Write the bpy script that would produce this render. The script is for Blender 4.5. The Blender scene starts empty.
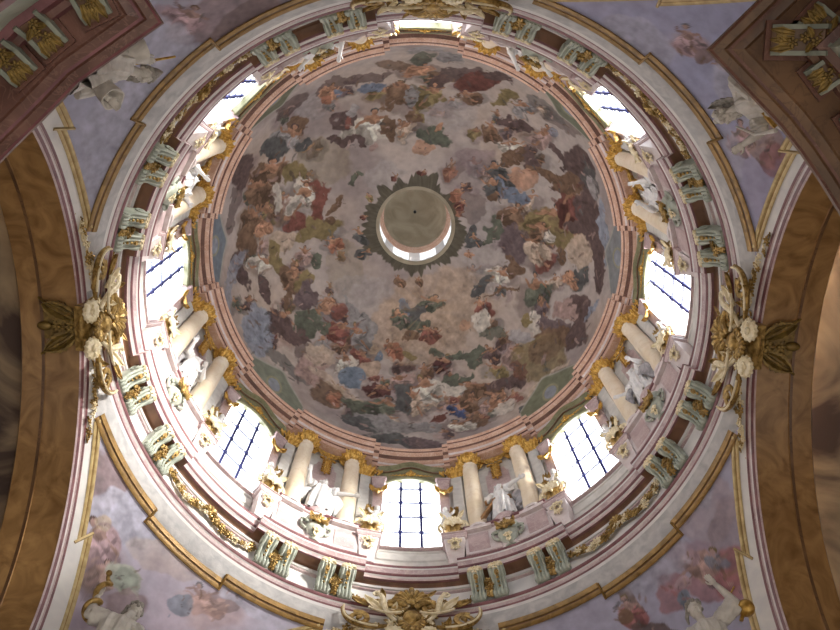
PANE_STRENGTH, LANTERN_STRENGTH = 8.5, 1.0
WORLD_COL, WORLD_STRENGTH = (.93, .95, 1.0), .5
SUN_ENERGY, SUN_AZ, SUN_EL = 100.0, -32, 15
EXPOSURE = 0.5
import bpy, math, random
import numpy as np
from mathutils import Vector, Matrix, Euler

SC = bpy.context.scene
COL = SC.collection
PI = math.pi
R_ = math.radians
ZO = 1.6            # eye height of the photographer above the church floor
rnd = random.Random(7)

# ------------------------------------------------------------------ materials
def lin(r, g, b):
    return tuple(((c / 255) / 12.92 if c / 255 <= .04045 else ((c / 255 + .055) / 1.055) ** 2.4) for c in (r, g, b)) + (1,)

def new_mat(name):
    m = bpy.data.materials.new(name); m.use_nodes = True
    nt = m.node_tree; nt.nodes.clear()
    out = nt.nodes.new('ShaderNodeOutputMaterial'); b = nt.nodes.new('ShaderNodeBsdfPrincipled')
    nt.links.new(b.outputs[0], out.inputs[0])
    return m, nt, b, out

def stone(name, c1, c2, scale=1.5, rough=.55, vein=None, bump=.15, fine=0.0, metal=0.0, detail=6, distortion=.6, lo=.35, hi=.65):
    m, nt, b, out = new_mat(name)
    N = nt.nodes.new; L = nt.links.new
    tc = N('ShaderNodeTexCoord')
    n = N('ShaderNodeTexNoise'); n.inputs['Scale'].default_value = scale; n.inputs['Detail'].default_value = detail
    n.inputs['Distortion'].default_value = distortion
    L(tc.outputs['Object'], n.inputs['Vector'])
    cr = N('ShaderNodeValToRGB'); cr.color_ramp.elements[0].position = lo; cr.color_ramp.elements[1].position = hi
    cr.color_ramp.elements[0].color = lin(*c1); cr.color_ramp.elements[1].color = lin(*c2)
    L(n.outputs['Fac'], cr.inputs['Fac'])
    col = cr.outputs['Color']
    if vein:
        w = N('ShaderNodeTexNoise'); w.inputs['Scale'].default_value = scale * 1.6; w.inputs['Detail'].default_value = 8
        w.inputs['Distortion'].default_value = 1.4
        L(tc.outputs['Object'], w.inputs['Vector'])
        vr = N('ShaderNodeValToRGB'); e = vr.color_ramp.elements
        e[0].position = .47; e[0].color = (0, 0, 0, 1); e[1].position = .5; e[1].color = (1, 1, 1, 1)
        e3 = e.new(.53); e3.color = (0, 0, 0, 1)
        L(w.outputs['Fac'], vr.inputs['Fac'])
        mx = N('ShaderNodeMix'); mx.data_type = 'RGBA'
        mul = N('ShaderNodeMath'); mul.operation = 'MULTIPLY'; mul.inputs[1].default_value = .55
        L(vr.outputs['Color'], mul.inputs[0]); L(mul.outputs[0], mx.inputs['Factor'])
        L(col, mx.inputs['A']); mx.inputs['B'].default_value = lin(*vein)
        col = mx.outputs['Result']
    L(col, b.inputs['Base Color'])
    b.inputs['Roughness'].default_value = rough; b.inputs['Metallic'].default_value = metal
    if bump:
        f = N('ShaderNodeTexNoise'); f.inputs['Scale'].default_value = scale * 6; f.inputs['Detail'].default_value = 4
        L(tc.outputs['Object'], f.inputs['Vector'])
        bp = N('ShaderNodeBump'); bp.inputs['Strength'].default_value = bump; bp.inputs['Distance'].default_value = .03
        L(f.outputs['Fac'], bp.inputs['Height']); L(bp.outputs[0], b.inputs['Normal'])
    return m

def painted(name):
    m, nt, b, out = new_mat(name)
    N = nt.nodes.new; L = nt.links.new
    a = N('ShaderNodeVertexColor'); a.layer_name = 'paint'
    tc = N('ShaderNodeTexCoord'); n = N('ShaderNodeTexNoise'); n.inputs['Scale'].default_value = 2.2; n.inputs['Detail'].default_value = 7
    L(tc.outputs['Object'], n.inputs['Vector'])
    mr = N('ShaderNodeMapRange'); mr.inputs['From Min'].default_value = .3; mr.inputs['From Max'].default_value = .7
    mr.inputs['To Min'].default_value = .86; mr.inputs['To Max'].default_value = 1.12
    L(n.outputs['Fac'], mr.inputs['Value'])
    mx = N('ShaderNodeMix'); mx.data_type = 'RGBA'; mx.blend_type = 'MULTIPLY'; mx.inputs['Factor'].default_value = 1
    L(a.outputs['Color'], mx.inputs['A']); L(mr.outputs[0], mx.inputs['B'])
    L(mx.outputs['Result'], b.inputs['Base Color'])
    b.inputs['Roughness'].default_value = .75; b.inputs['Specular IOR Level'].default_value = .2
    return m

M = {}
M['white'] = stone('white_stucco', (205, 203, 204), (222, 219, 216), 1.2, .6, bump=.06)
M['greywhite'] = stone('grey_stucco', (168, 167, 170), (196, 194, 194), 2.5, .7, bump=.12)
M['pink'] = stone('pink_scagliola', (166, 142, 144), (192, 172, 172), 1.6, .4, vein=(214, 200, 198), bump=.05)
M['darkpink'] = stone('dark_red_scagliola', (100, 60, 66), (130, 84, 88), 2.2, .4, bump=.05)
M['palepink'] = stone('pale_pink_marble', (202, 190, 190), (216, 208, 208), 2.0, .45, vein=(194, 170, 170), bump=.04)
M['salmon'] = stone('salmon_marble', (182, 144, 124), (200, 166, 146), 1.8, .4, vein=(222, 202, 190), bump=.04)
M['brown'] = stone('brown_marble', (96, 64, 44), (132, 92, 66), 1.2, .4, bump=.05)
M['ochre'] = stone('ochre_marble', (120, 88, 52), (170, 134, 88), .8, .35, bump=.04, distortion=2.5, lo=.3, hi=.7)
M['umber'] = stone('umber_marble', (84, 60, 42), (118, 88, 62), .7, .35, vein=(70, 48, 34), bump=.05)
M['maroon'] = stone('maroon_marble', (86, 56, 48), (114, 80, 70), 1.1, .35, vein=(130, 98, 86), bump=.05)
M['column'] = stone('cream_marble', (222, 206, 180), (232, 220, 202), .5, .35, vein=(212, 192, 162), bump=.02)
M['green'] = stone('olive_green_marble', (104, 104, 76), (140, 138, 106), 1.8, .4, vein=(86, 90, 62), bump=.05)
M['verd'] = stone('grey_green_stucco', (146, 153, 140), (178, 184, 172), 1.8, .5, bump=.08)
M['gold'] = stone('bright_gilding', (176, 134, 58), (226, 188, 106), 6, .34, metal=.6, bump=.25)
M['oldgold'] = stone('aged_gilding', (112, 86, 38), (192, 160, 96), 5, .38, metal=.45, bump=.3)
M['cream'] = stone('cream_gilding', (216, 200, 158), (240, 230, 204), 5, .5, metal=.1, bump=.15)
M['trimgold'] = stone('ochre_gilt_moulding', (112, 84, 36), (150, 116, 60), 3, .4, metal=.3, bump=.05)
M['palegold'] = stone('pale_gilt_moulding', (156, 132, 84), (188, 166, 116), 3, .45, metal=.2, bump=.05)
M['statue'] = stone('white_polished_stucco', (206, 206, 208), (226, 225, 224), 3, .45, bump=.08)
M['statgrey'] = stone('greyed_stucco', (186, 182, 176), (212, 208, 202), 3, .5, bump=.1)
M['hair'] = stone('grey_hair_stucco', (120, 116, 110), (160, 156, 150), 6, .6, bump=.3)
M['darkdrape'] = stone('dark_grey_drapery', (120, 118, 122), (176, 174, 178), 3, .5, bump=.1)
M['wood'] = stone('brown_wood', (132, 96, 60), (170, 130, 88), 4, .6, bump=.1)
M['lead'] = stone('blue_black_iron', (34, 40, 92), (46, 54, 116), 4, .6, bump=0)
M['dullgold'] = stone('dull_gilding', (96, 76, 36), (142, 118, 62), 4, .45, metal=.3, bump=.2)
M['verddark'] = stone('dim_grey_green_stucco', (112, 118, 108), (140, 146, 134), 1.8, .5, bump=.08)
M['bar'] = stone('grey_leading', (110, 114, 130), (130, 134, 150), 4, .6, bump=0)
M['lantern'] = stone('olive_lantern_plaster', (146, 136, 116), (172, 162, 142), .8, .7, bump=.05, distortion=1)
M['dark'] = stone('dark_iron', (24, 22, 22), (40, 38, 36), 4, .6, bump=0)
M['floor'] = stone('floor_stone', (66, 62, 58), (88, 82, 76), .8, .5)
M['paint'] = painted('fresco_paint')
M['drum'] = stone('pale_grey_stucco', (196, 194, 190), (212, 210, 206), 2.5, .7, bump=.06)
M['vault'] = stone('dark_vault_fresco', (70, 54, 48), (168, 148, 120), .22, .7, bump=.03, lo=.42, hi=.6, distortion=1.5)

def pane_mat(name, strength, tr):
    m = bpy.data.materials.new(name); m.use_nodes = True; nt = m.node_tree; nt.nodes.clear()
    N = nt.nodes.new; L = nt.links.new
    out = N('ShaderNodeOutputMaterial'); e = N('ShaderNodeEmission'); t = N('ShaderNodeBsdfTransparent'); x = N('ShaderNodeMixShader')
    e.inputs['Color'].default_value = (.93, .96, 1, 1); e.inputs['Strength'].default_value = strength
    x.inputs['Fac'].default_value = tr
    L(e.outputs[0], x.inputs[1]); L(t.outputs[0], x.inputs[2]); L(x.outputs[0], out.inputs[0])
    return m
M['pane'] = pane_mat('daylit_window_glass', PANE_STRENGTH, .35)
M['panel_light'] = pane_mat('daylit_lantern_glass', LANTERN_STRENGTH, 0)

# ------------------------------------------------------------------ object helpers
def prop(o, label=None, cat=None, group=None, kind=None):
    if label: o['label'] = label
    if cat: o['category'] = cat
    if group: o['group'] = group
    if kind: o['kind'] = kind
    return o

def empty(name, loc, rz=0, label=None, cat=None, group=None, kind=None):
    o = bpy.data.objects.new(name, None); COL.objects.link(o)
    o.empty_display_size = .3
    o.location = loc; o.rotation_euler = (0, 0, rz)
    return prop(o, label, cat, group, kind)

class MB:
    def __init__(s): s.v = []; s.f = []; s.mi = []
    def add(s, vs, fs, mi=0, X=None):
        n = len(s.v)
        if X is not None: vs = [tuple(X @ Vector(p)) for p in vs]
        s.v += [tuple(p) for p in vs]; s.f += [tuple(i + n for i in f) for f in fs]; s.mi += [mi] * len(fs)
    def grid(s, P, cu=False, cv=False, mi=0, flip=False):
        n, m = len(P), len(P[0]); vs = [p for r in P for p in r]; fs = []
        for i in range(n if cu else n - 1):
            for j in range(m if cv else m - 1):
                a, b, c, d = i * m + j, i * m + (j + 1) % m, ((i + 1) % n) * m + (j + 1) % m, ((i + 1) % n) * m + j
                fs.append((d, c, b, a) if flip else (a, b, c, d))
        s.add(vs, fs, mi)
    def box(s, c, d, X=None, mi=0):
        x, y, z = d[0] / 2, d[1] / 2, d[2] / 2
        vs = [(c[0] + i * x, c[1] + j * y, c[2] + k * z) for i in (-1, 1) for j in (-1, 1) for k in (-1, 1)]
        s.add(vs, [(0, 1, 3, 2), (4, 6, 7, 5), (0, 4, 5, 1), (2, 3, 7, 6), (0, 2, 6, 4), (1, 5, 7, 3)], mi, X)
    def frustum(s, z0, z1, d0, d1, c0=(0, 0), c1=(0, 0), mi=0):
        vs = []
        for z, d, c in ((z0, d0, c0), (z1, d1, c1)):
            for i, j in ((-1, -1), (1, -1), (1, 1), (-1, 1)): vs.append((c[0] + i * d[0] / 2, c[1] + j * d[1] / 2, z))
        s.add(vs, [(3, 2, 1, 0), (4, 5, 6, 7), (0, 1, 5, 4), (1, 2, 6, 5), (2, 3, 7, 6), (3, 0, 4, 7)], mi)
    def tube(s, path, rad, seg=8, mi=0, flat=1.0, up=None):
        path = [Vector(p) for p in path]; n = len(path)
        if not hasattr(rad, '__len__'): rad = [rad] * n
        t0 = (path[1] - path[0]).normalized()
        a = up.copy() if up is not None else (Vector((0, 0, 1)) if abs(t0.z) < .9 else Vector((1, 0, 0)))
        rows = []
        for i in range(n):
            t = (path[min(i + 1, n - 1)] - path[max(i - 1, 0)])
            t = t.normalized() if t.length > 1e-9 else t0
            a = (a - t * a.dot(t)); a = a.normalized() if a.length > 1e-6 else t.orthogonal().normalized(); b = t.cross(a)
            rows.append([tuple(path[i] + (a * math.cos(q) + b * math.sin(q) * flat) * rad[i]) for q in (2 * PI * k / seg for k in range(seg))])
        s.grid(rows, cv=True, mi=mi)
        k = len(s.v) - n * seg
        s.f += [tuple(k + j for j in range(seg - 1, -1, -1)), tuple(k + (n - 1) * seg + j for j in range(seg))]; s.mi += [mi, mi]
    def ell(s, c, r, X=None, nu=10, nv=7, mi=0):
        if not hasattr(r, '__len__'): r = (r, r, r)
        vs = [Vector((0, 0, 1))]; fs = []
        for i in range(1, nv):
            p = PI * i / nv
            for j in range(nu):
                q = 2 * PI * j / nu; vs.append(Vector((math.sin(p) * math.cos(q), math.sin(p) * math.sin(q), math.cos(p))))
        vs.append(Vector((0, 0, -1)))
        for j in range(nu):
            fs.append((0, 1 + j, 1 + (j + 1) % nu)); k = 1 + (nv - 2) * nu
            fs.append((len(vs) - 1, k + (j + 1) % nu, k + j))
            for i in range(nv - 2):
                a = 1 + i * nu + j; b = 1 + i * nu + (j + 1) % nu
                fs.append((a, a + nu, b + nu, b))
        c = Vector(c)
        out = []
        for p in vs:
            w = Vector((p.x * r[0], p.y * r[1], p.z * r[2]))
            if X is not None: w = X @ w
            out.append(tuple(w + c))
        s.add(out, fs, mi)
    def lathe(s, prof, seg=24, c=(0, 0), mi=0, a0=0, a1=2 * PI, fy=1.0):
        full = abs(a1 - a0 - 2 * PI) < 1e-6
        rows = []
        for k in range(seg if full else seg + 1):
            q = a0 + (a1 - a0) * k / seg
            rows.append([(c[0] + r * math.cos(q), c[1] + fy * r * math.sin(q), z) for r, z in prof])
        s.grid(rows, cu=full, mi=mi)
    def prism(s, poly, y0, y1, mi=0, X=None):
        n = len(poly)
        vs = [(x, y0, z) for x, z in poly] + [(x, y1, z) for x, z in poly]
        fs = [tuple(range(n)), tuple(range(2 * n - 1, n - 1, -1))] + [((i + 1) % n, i, i + n, (i + 1) % n + n) for i in range(n)]
        s.add(vs, fs, mi, X)
    def mesh(s, name, mats, smooth=40):
        me = bpy.data.meshes.new(name); me.from_pydata(s.v, [], s.f)
        for m in (mats if isinstance(mats, (list, tuple)) else [mats]): me.materials.append(m)
        me.polygons.foreach_set('material_index', s.mi)
        if smooth:
            me.polygons.foreach_set('use_smooth', [True] * len(s.f))
            me.set_sharp_from_angle(angle=R_(smooth))
        me.update(); return me
    def build(s, name, mats, parent=None, smooth=40):
        o = bpy.data.objects.new(name, s.mesh(name, mats, smooth)); COL.objects.link(o)
        if parent is not None: o.parent = parent
        return o

def copy_tree(o, parent=None):
    c = o.copy(); COL.objects.link(c)
    if parent is not None: c.parent = parent
    for ch in list(o.children): copy_tree(ch, c)
    return c

def drop_tree(o):
    for ch in list(o.children): drop_tree(ch)
    bpy.data.objects.remove(o)

def pol(R, th, z): return (R * math.cos(R_(th)), R * math.sin(R_(th)), z)
def ring_place(o, R, th, z):          # local x = along the ring (clockwise in the photo), y = away from the axis
    o.location = pol(R, th, z); o.rotation_euler = (0, 0, R_(th) + 0)
# local frame used by things on the ring: their meshes are made with x = tangent, y = outward, z = up,
# so the object's z rotation is (th - 90 deg)
def ring_at(o, R, th, z, tilt=0):
    o.location = pol(R, th, z); o.rotation_euler = (tilt, 0, R_(th - 90))

# ------------------------------------------------------------------ ornament builders (all take an MB)
def basis(n, up=(0, 0, 1)):
    n = Vector(n).normalized(); u = Vector(up); u = (u - n * u.dot(n))
    u = u.normalized() if u.length > 1e-5 else n.orthogonal().normalized()
    x = u.cross(n); return x, u, n           # right, up, normal
def flower(mb, c, n, r, petals=6, mi=0, mi2=None, depth=.45):
    x, u, n = basis(n); c = Vector(c)
    X = Matrix((x, u, n)).transposed()
    for k in range(petals):
        q = 2 * PI * k / petals; d = x * math.cos(q) + u * math.sin(q)
        P = Matrix((d, n.cross(d), n)).transposed()
        mb.ell(c + d * r * .58, (r * .46, r * .30, r * depth * .5), P, 6, 4, mi)
    mb.ell(c + n * r * depth * .35, r * .3, None, 6, 4, mi if mi2 is None else mi2)
def leaf(mb, base, d, n, length, width, curl=.5, mi=0, lobes=5, nu=9):
    d = Vector(d).normalized(); n = Vector(n); n = (n - d * n.dot(d)).normalized(); sd = d.cross(n); base = Vector(base)
    rows = []; rows2 = []
    for i in range(nu):
        t = i / (nu - 1)
        w = width * (math.sin(PI * min(1, t * .9 + .12)) ** .7) * (1 - .22 * abs(math.sin(t * lobes * PI))) * .5
        p = base + d * (length * (t - .18 * curl * t * t)) + n * (curl * length * (.55 * t ** 3 + .18 * math.sin(PI * t)))
        row = []
        for j in range(7):
            sj = (j - 3) / 3
            row.append(p + sd * (w * sj) + n * (width * (.16 * sj * sj - .10 * (1 - abs(sj)) ** 2 + .05 * math.cos(sj * PI * 3))))
        rows.append([tuple(q) for q in row]); rows2.append([tuple(q - n * width * .09) for q in row])
    loop = [r + r2[::-1] for r, r2 in zip(rows, rows2)]
    mb.grid(loop, cv=True, mi=mi)
    k = len(mb.v) - nu * 14
    mb.f += [tuple(k + j for j in range(13, -1, -1)), tuple(k + (nu - 1) * 14 + j for j in range(14))]; mb.mi += [mi, mi]
def shell(mb, c, n, up, r, ribs=9, span=PI * 1.05, mi=0, mi2=None):
    x, u, n = basis(n, up); c = Vector(c)
    for k in range(ribs):
        q = PI / 2 - span / 2 + span * k / (ribs - 1)
        d = x * math.cos(q) + u * math.sin(q)
        path = [c + d * (r * t) + n * (r * (.32 * math.sin(PI * t * .8))) for t in (.08, .35, .65, .88, 1.0)]
        w = span * r / ribs * .55
        mb.tube(path, [w * .25, w * .5, w * .8, w, w * .55], 6, mi if k % 2 == 0 or mi2 is None else mi2)
    mb.ell(c + n * r * .12, (r * .22, r * .22, r * .22), None, 8, 6, mi)
def spiral(c, x, u, r0, r1, turns, start=0.0, n=None, lift=0.0, steps=26):
    c = Vector(c); x = Vector(x); u = Vector(u); out = []
    for i in range(steps + 1):
        t = i / steps; q = start + turns * 2 * PI * t; r = r0 + (r1 - r0) * t
        out.append(c + x * (r * math.cos(q)) + u * (r * math.sin(q)) + (Vector(n) * lift * t if n is not None else Vector()))
    return out
def scroll(mb, c, x, u, n, r, turns=1.4, start=0, thick=.16, mi=0):
    p = spiral(c, x, u, r, r * .18, turns, start, n, r * .25)
    k = len(p); mb.tube(p, [r * thick * (1 - .45 * i / (k - 1)) for i in range(k)], 7, mi, flat=1.5, up=Vector(n))
    mb.ell(p[-1], r * .2, None, 7, 5, mi)
def bez(p0, p1, p2, p3, n=14):
    p0, p1, p2, p3 = map(Vector, (p0, p1, p2, p3)); o = []
    for i in range(n + 1):
        t = i / n; o.append(p0 * (1 - t) ** 3 + p1 * 3 * t * (1 - t) ** 2 + p2 * 3 * t * t * (1 - t) + p3 * t ** 3)
    return o

# ------------------------------------------------------------------ noise + fresco painting (vertex colours of a painted surface)
def hash2(ix, iy, s):
    h = (ix * 374761393 + iy * 668265263 + s * 982451653) & 0x7fffffff
    h = ((h ^ (h >> 13)) * 1274126177) & 0x7fffffff
    return ((h ^ (h >> 16)) & 0xffff) / 65535.0
def vnoise(x, y, s):
    ix = np.floor(x).astype(np.int64); iy = np.floor(y).astype(np.int64); fx = x - ix; fy = y - iy
    fx = fx * fx * (3 - 2 * fx); fy = fy * fy * (3 - 2 * fy)
    a, b, c, d = hash2(ix, iy, s), hash2(ix + 1, iy, s), hash2(ix, iy + 1, s), hash2(ix + 1, iy + 1, s)
    return (a * (1 - fx) + b * fx) * (1 - fy) + (c * (1 - fx) + d * fx) * fy
def fbm(x, y, s, o=4):
    t = 0; a = .5; tot = 0
    for k in range(o): t = t + a * vnoise(x * 2 ** k, y * 2 ** k, s + 17 * k); tot += a; a *= .5
    return t / tot
PAL = {'w': (196, 188, 178), 'W': (184, 166, 150), 'g': (142, 138, 138), 'b': (116, 94, 78), 'd': (98, 82, 80), 'r': (126, 84, 76),
       'R': (108, 72, 66), 'o': (150, 106, 88), 'y': (132, 118, 86), 'G': (98, 101, 90), 'l': (118, 126, 142), 'B': (116, 126, 140),
       'p': (164, 140, 134), 'f': (178, 138, 114), 'k': (92, 92, 92), 's': (158, 152, 152), 'm': (138, 120, 124), 'c': (172, 152, 136),
       'v': (110, 96, 98), 'L': (142, 146, 158), 'D': (90, 62, 60), 'N': (74, 84, 116), 'h': (170, 146, 154), 'q': (150, 102, 104),
       'F': (172, 144, 140), 'S': (172, 172, 190), 'e': (168, 170, 162), 'E': (150, 156, 148)}
def palv(k): return np.array(lin(*PAL[k])[:3])
class Painter:
    def __init__(s, x, y, base, scale=1.0, seed=1):
        s.x, s.y, s.c, s.k = x, y, base, scale
        s.wx = x + (fbm(x * 1.1, y * 1.1, seed, 3) - .5) * 1.1 * scale + (fbm(x * 4, y * 4, seed + 5, 2) - .5) * .3 * scale
        s.wy = y + (fbm(x * 1.1 + 31, y * 1.1 + 7, seed + 9, 3) - .5) * 1.1 * scale + (fbm(x * 4, y * 4, seed + 3, 2) - .5) * .3 * scale
        s.fold = fbm(x * 3.2, y * 3.2, seed + 40, 3); s.fold2 = fbm(x * 7 + 9, y * 7, seed + 77, 3)
    def _sel(s, cx, cy, rad):
        return np.nonzero((np.abs(s.x - cx) < rad) & (np.abs(s.y - cy) < rad))[0]
    def blob(s, cx, cy, ux, uy, vx, vy, col, al=1.0, edge=.16, warp=.45, folds=.35):
        rad = (math.hypot(ux, uy) + math.hypot(vx, vy)) * 1.25 + .3
        i = s._sel(cx, cy, rad)
        if len(i) == 0: return
        det = ux * vy - uy * vx
        if abs(det) < 1e-5: return
        sz = min(1, math.sqrt(abs(det)) / .5) * warp / .45 if warp else 0
        dx = s.x[i] + (s.wx[i] - s.x[i]) * sz - cx; dy = s.y[i] + (s.wy[i] - s.y[i]) * sz - cy
        p = (dx * vy - dy * vx) / det; q = (-dx * uy + dy * ux) / det
        d = np.sqrt(p * p + q * q)
        a = np.clip((1.0 + edge / 2 - d) / edge, 0, 1); a = a * a * (3 - 2 * a) * al
        f = 1 + folds * ((s.fold[i] - .5) * 2.2 + (s.fold2[i] - .5) * 1.3) - folds * .35 * q
        s.c[i] = s.c[i] * (1 - a[:, None]) + col[None, :] * np.clip(f, .35, 1.8)[:, None] * a[:, None]
    def stroke(s, pts, w, col, al=1.0):
        for (a, b), (wa, wb) in zip(zip(pts, pts[1:]), zip(w, w[1:])):
            dx, dy = b[0] - a[0], b[1] - a[1]; L = math.hypot(dx, dy)
            if L < 1e-6: continue
            ww = (wa + wb) / 2; ux, uy = dx / 2 + dx / L * ww * .5, dy / 2 + dy / L * ww * .5
            s.blob((a[0] + b[0]) / 2, (a[1] + b[1]) / 2, ux, uy, -dy / L * ww, dx / L * ww, col, al, .4, .15, .25)
    def figure(s, cx, cy, ux, uy, vx, vy, col, al, r):
        # a small painted figure: shaded drapery, bare torso, head, arms and legs, turned anywhere in the frame
        A = lambda p, q: (cx + ux * p + vx * q, cy + uy * p + vy * q)
        def E(p, q, a, b, ang, c, al2=1.0, **k):
            ca, sa = math.cos(ang), math.sin(ang)
            o = A(p, q); U = (ux * ca * a + vx * sa * a, uy * ca * a + vy * sa * a); V = (-ux * sa * b + vx * ca * b, -uy * sa * b + vy * ca * b)
            s.blob(o[0], o[1], U[0], U[1], V[0], V[1], c, al * al2, **k)
        base = palv(col); flesh = palv(getattr(s, 'flesh', 'f')) * r.uniform(.72, 1.0); unit = math.sqrt(abs(ux * vy - uy * vx))
        t = r.uniform(-.5, .5); sgn = r.choice((-1, 1))
        E(.1 * sgn, .18, .85, .62, t, base)
        E(.35 * sgn, .42, .55, .3, t + .5, base * .5, .8)
        E(-.3 * sgn, -.05, .5, .2, t - .7, np.minimum(base * 1.55, .75), .7)
        E(.05, .3, .6, .1, t + 1.1, np.minimum(base * 1.5, .75), .6); E(.3 * sgn, .1, .5, .07, t - .4, base * .45, .7)
        tx, ty = -.18 * sgn, -.32
        E(tx, ty, .3, .24, t + .6, flesh); E(tx + .1 * sgn, ty + .08, .22, .1, t + .6, flesh * .6, .7)
        hx, hy = tx - .16 * sgn + r.uniform(-.15, .15), ty - .38
        E(hx, hy - .03, .17, .17, 0, palv(r.choice('bdyk')) * .8); E(hx, hy + .03, .12, .13, 0, flesh * 1.08)
        w = .085 * unit
        for sg in (-1, 1):
            e = (tx + sg * r.uniform(.35, .5), ty + r.uniform(-.25, .25)); h = (e[0] + sg * r.uniform(.05, .35), e[1] + r.uniform(-.4, .3))
            s.stroke([A(tx + sg * .16, ty), A(*e), A(*h)], [w, w * .8, w * .6], flesh * r.uniform(.75, 1.05), al)
        if r.random() < .7:
            k = (.45 * sgn, .55); f = (k[0] + r.uniform(.1, .5) * sgn, k[1] + r.uniform(-.2, .45))
            s.stroke([A(.15 * sgn, .3), A(*k), A(*f)], [w * 1.3, w, w * .7], flesh * r.uniform(.7, 1), al)
def paint_from(pt, data, seed, under='dbkd', ual=.5, crowd=0):
    r = random.Random(seed); L = []
    for e in data.split(';'):
        q = e.split(','); L.append((q[0], q[1], float(q[2]), [float(v) for v in q[3:]]))
    for kind, col, al, n in L:              # shaded cloud banks the figures rest on
        if kind == 'F' and r.random() < .75:
            m = list(n); m[0] += n[2] * r.uniform(-.4, .4) + n[4] * r.uniform(.1, .5); m[1] += n[3] * r.uniform(-.4, .4) + n[5] * r.uniform(.1, .5)
            for i in (2, 3): m[i] *= r.uniform(1.0, 1.5)
            for i in (4, 5): m[i] *= r.uniform(.6, .95)
            pt.blob(*m, palv(r.choice(under)), ual, .35)
    for kind, col, al, n in L:              # lesser figures that knit the groups together
        if kind != 'F': continue
        for k in range(crowd):
            t = r.uniform(0, 6.28); u = math.sqrt(abs(n[2] * n[5] - n[3] * n[4])) * r.uniform(.45, .8); x, y = n[0] + (n[2] * math.cos(t) + n[4] * math.sin(t)) * 1.35, n[1] + (n[3] * math.cos(t) + n[5] * math.sin(t)) * 1.35
            if math.hypot(x, y) < 3.6: continue
            q = r.uniform(-.8, .8); c_ = r.choice('bdkygpbdrGWv')
            pt.blob(x + u * .2, y + u * .3, u * 1.5, u * .2 * q, -u * .2, u * .8, palv(r.choice('dbkpm')), .5, .4)
            pt.figure(x, y, u * math.cos(q), u * math.sin(q), -u * math.sin(q), u * math.cos(q), c_, .9, r)
    for kind, col, al, n in L:
        if kind == 'F': pt.figure(*n, col, al, r)
        else: pt.blob(*n, palv(col), al)
    for kind, col, al, n in L:              # small brushwork: limbs, folds, lights
        if col in 'scmS' or al < .6: continue
        for k in range(7 if kind == 'F' else 5):
            a, b = r.uniform(-.8, .8), r.uniform(-.7, .8); u = math.sqrt(abs(n[2] * n[5] - n[3] * n[4]))
            x, y = n[0] + n[2] * a + n[4] * b, n[1] + n[3] * a + n[5] * b; t = r.uniform(0, 6.28); ln = u * r.uniform(.25, .6); bend = r.uniform(-.8, .8)
            c = palv(r.choice((col, col, col, 'd', 'b', 'k', 'p'))) * r.uniform(.55, 1.3)
            pts = [(x, y), (x + ln * .5 * math.cos(t), y + ln * .5 * math.sin(t)), (x + ln * .5 * math.cos(t) + ln * .5 * math.cos(t + bend), y + ln * .5 * math.sin(t) + ln * .5 * math.sin(t + bend))]
            w = u * r.uniform(.04, .10); pt.stroke(pts, [w, w, w * .6], c, .6)
def colour_layer(me, cols):
    a = me.color_attributes.new('paint', 'FLOAT_COLOR', 'POINT')
    buf = np.ones((len(cols), 4), dtype=np.float32); buf[:, :3] = np.clip(cols, 0, 1)
    a.data.foreach_set('color', buf.ravel())
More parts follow.
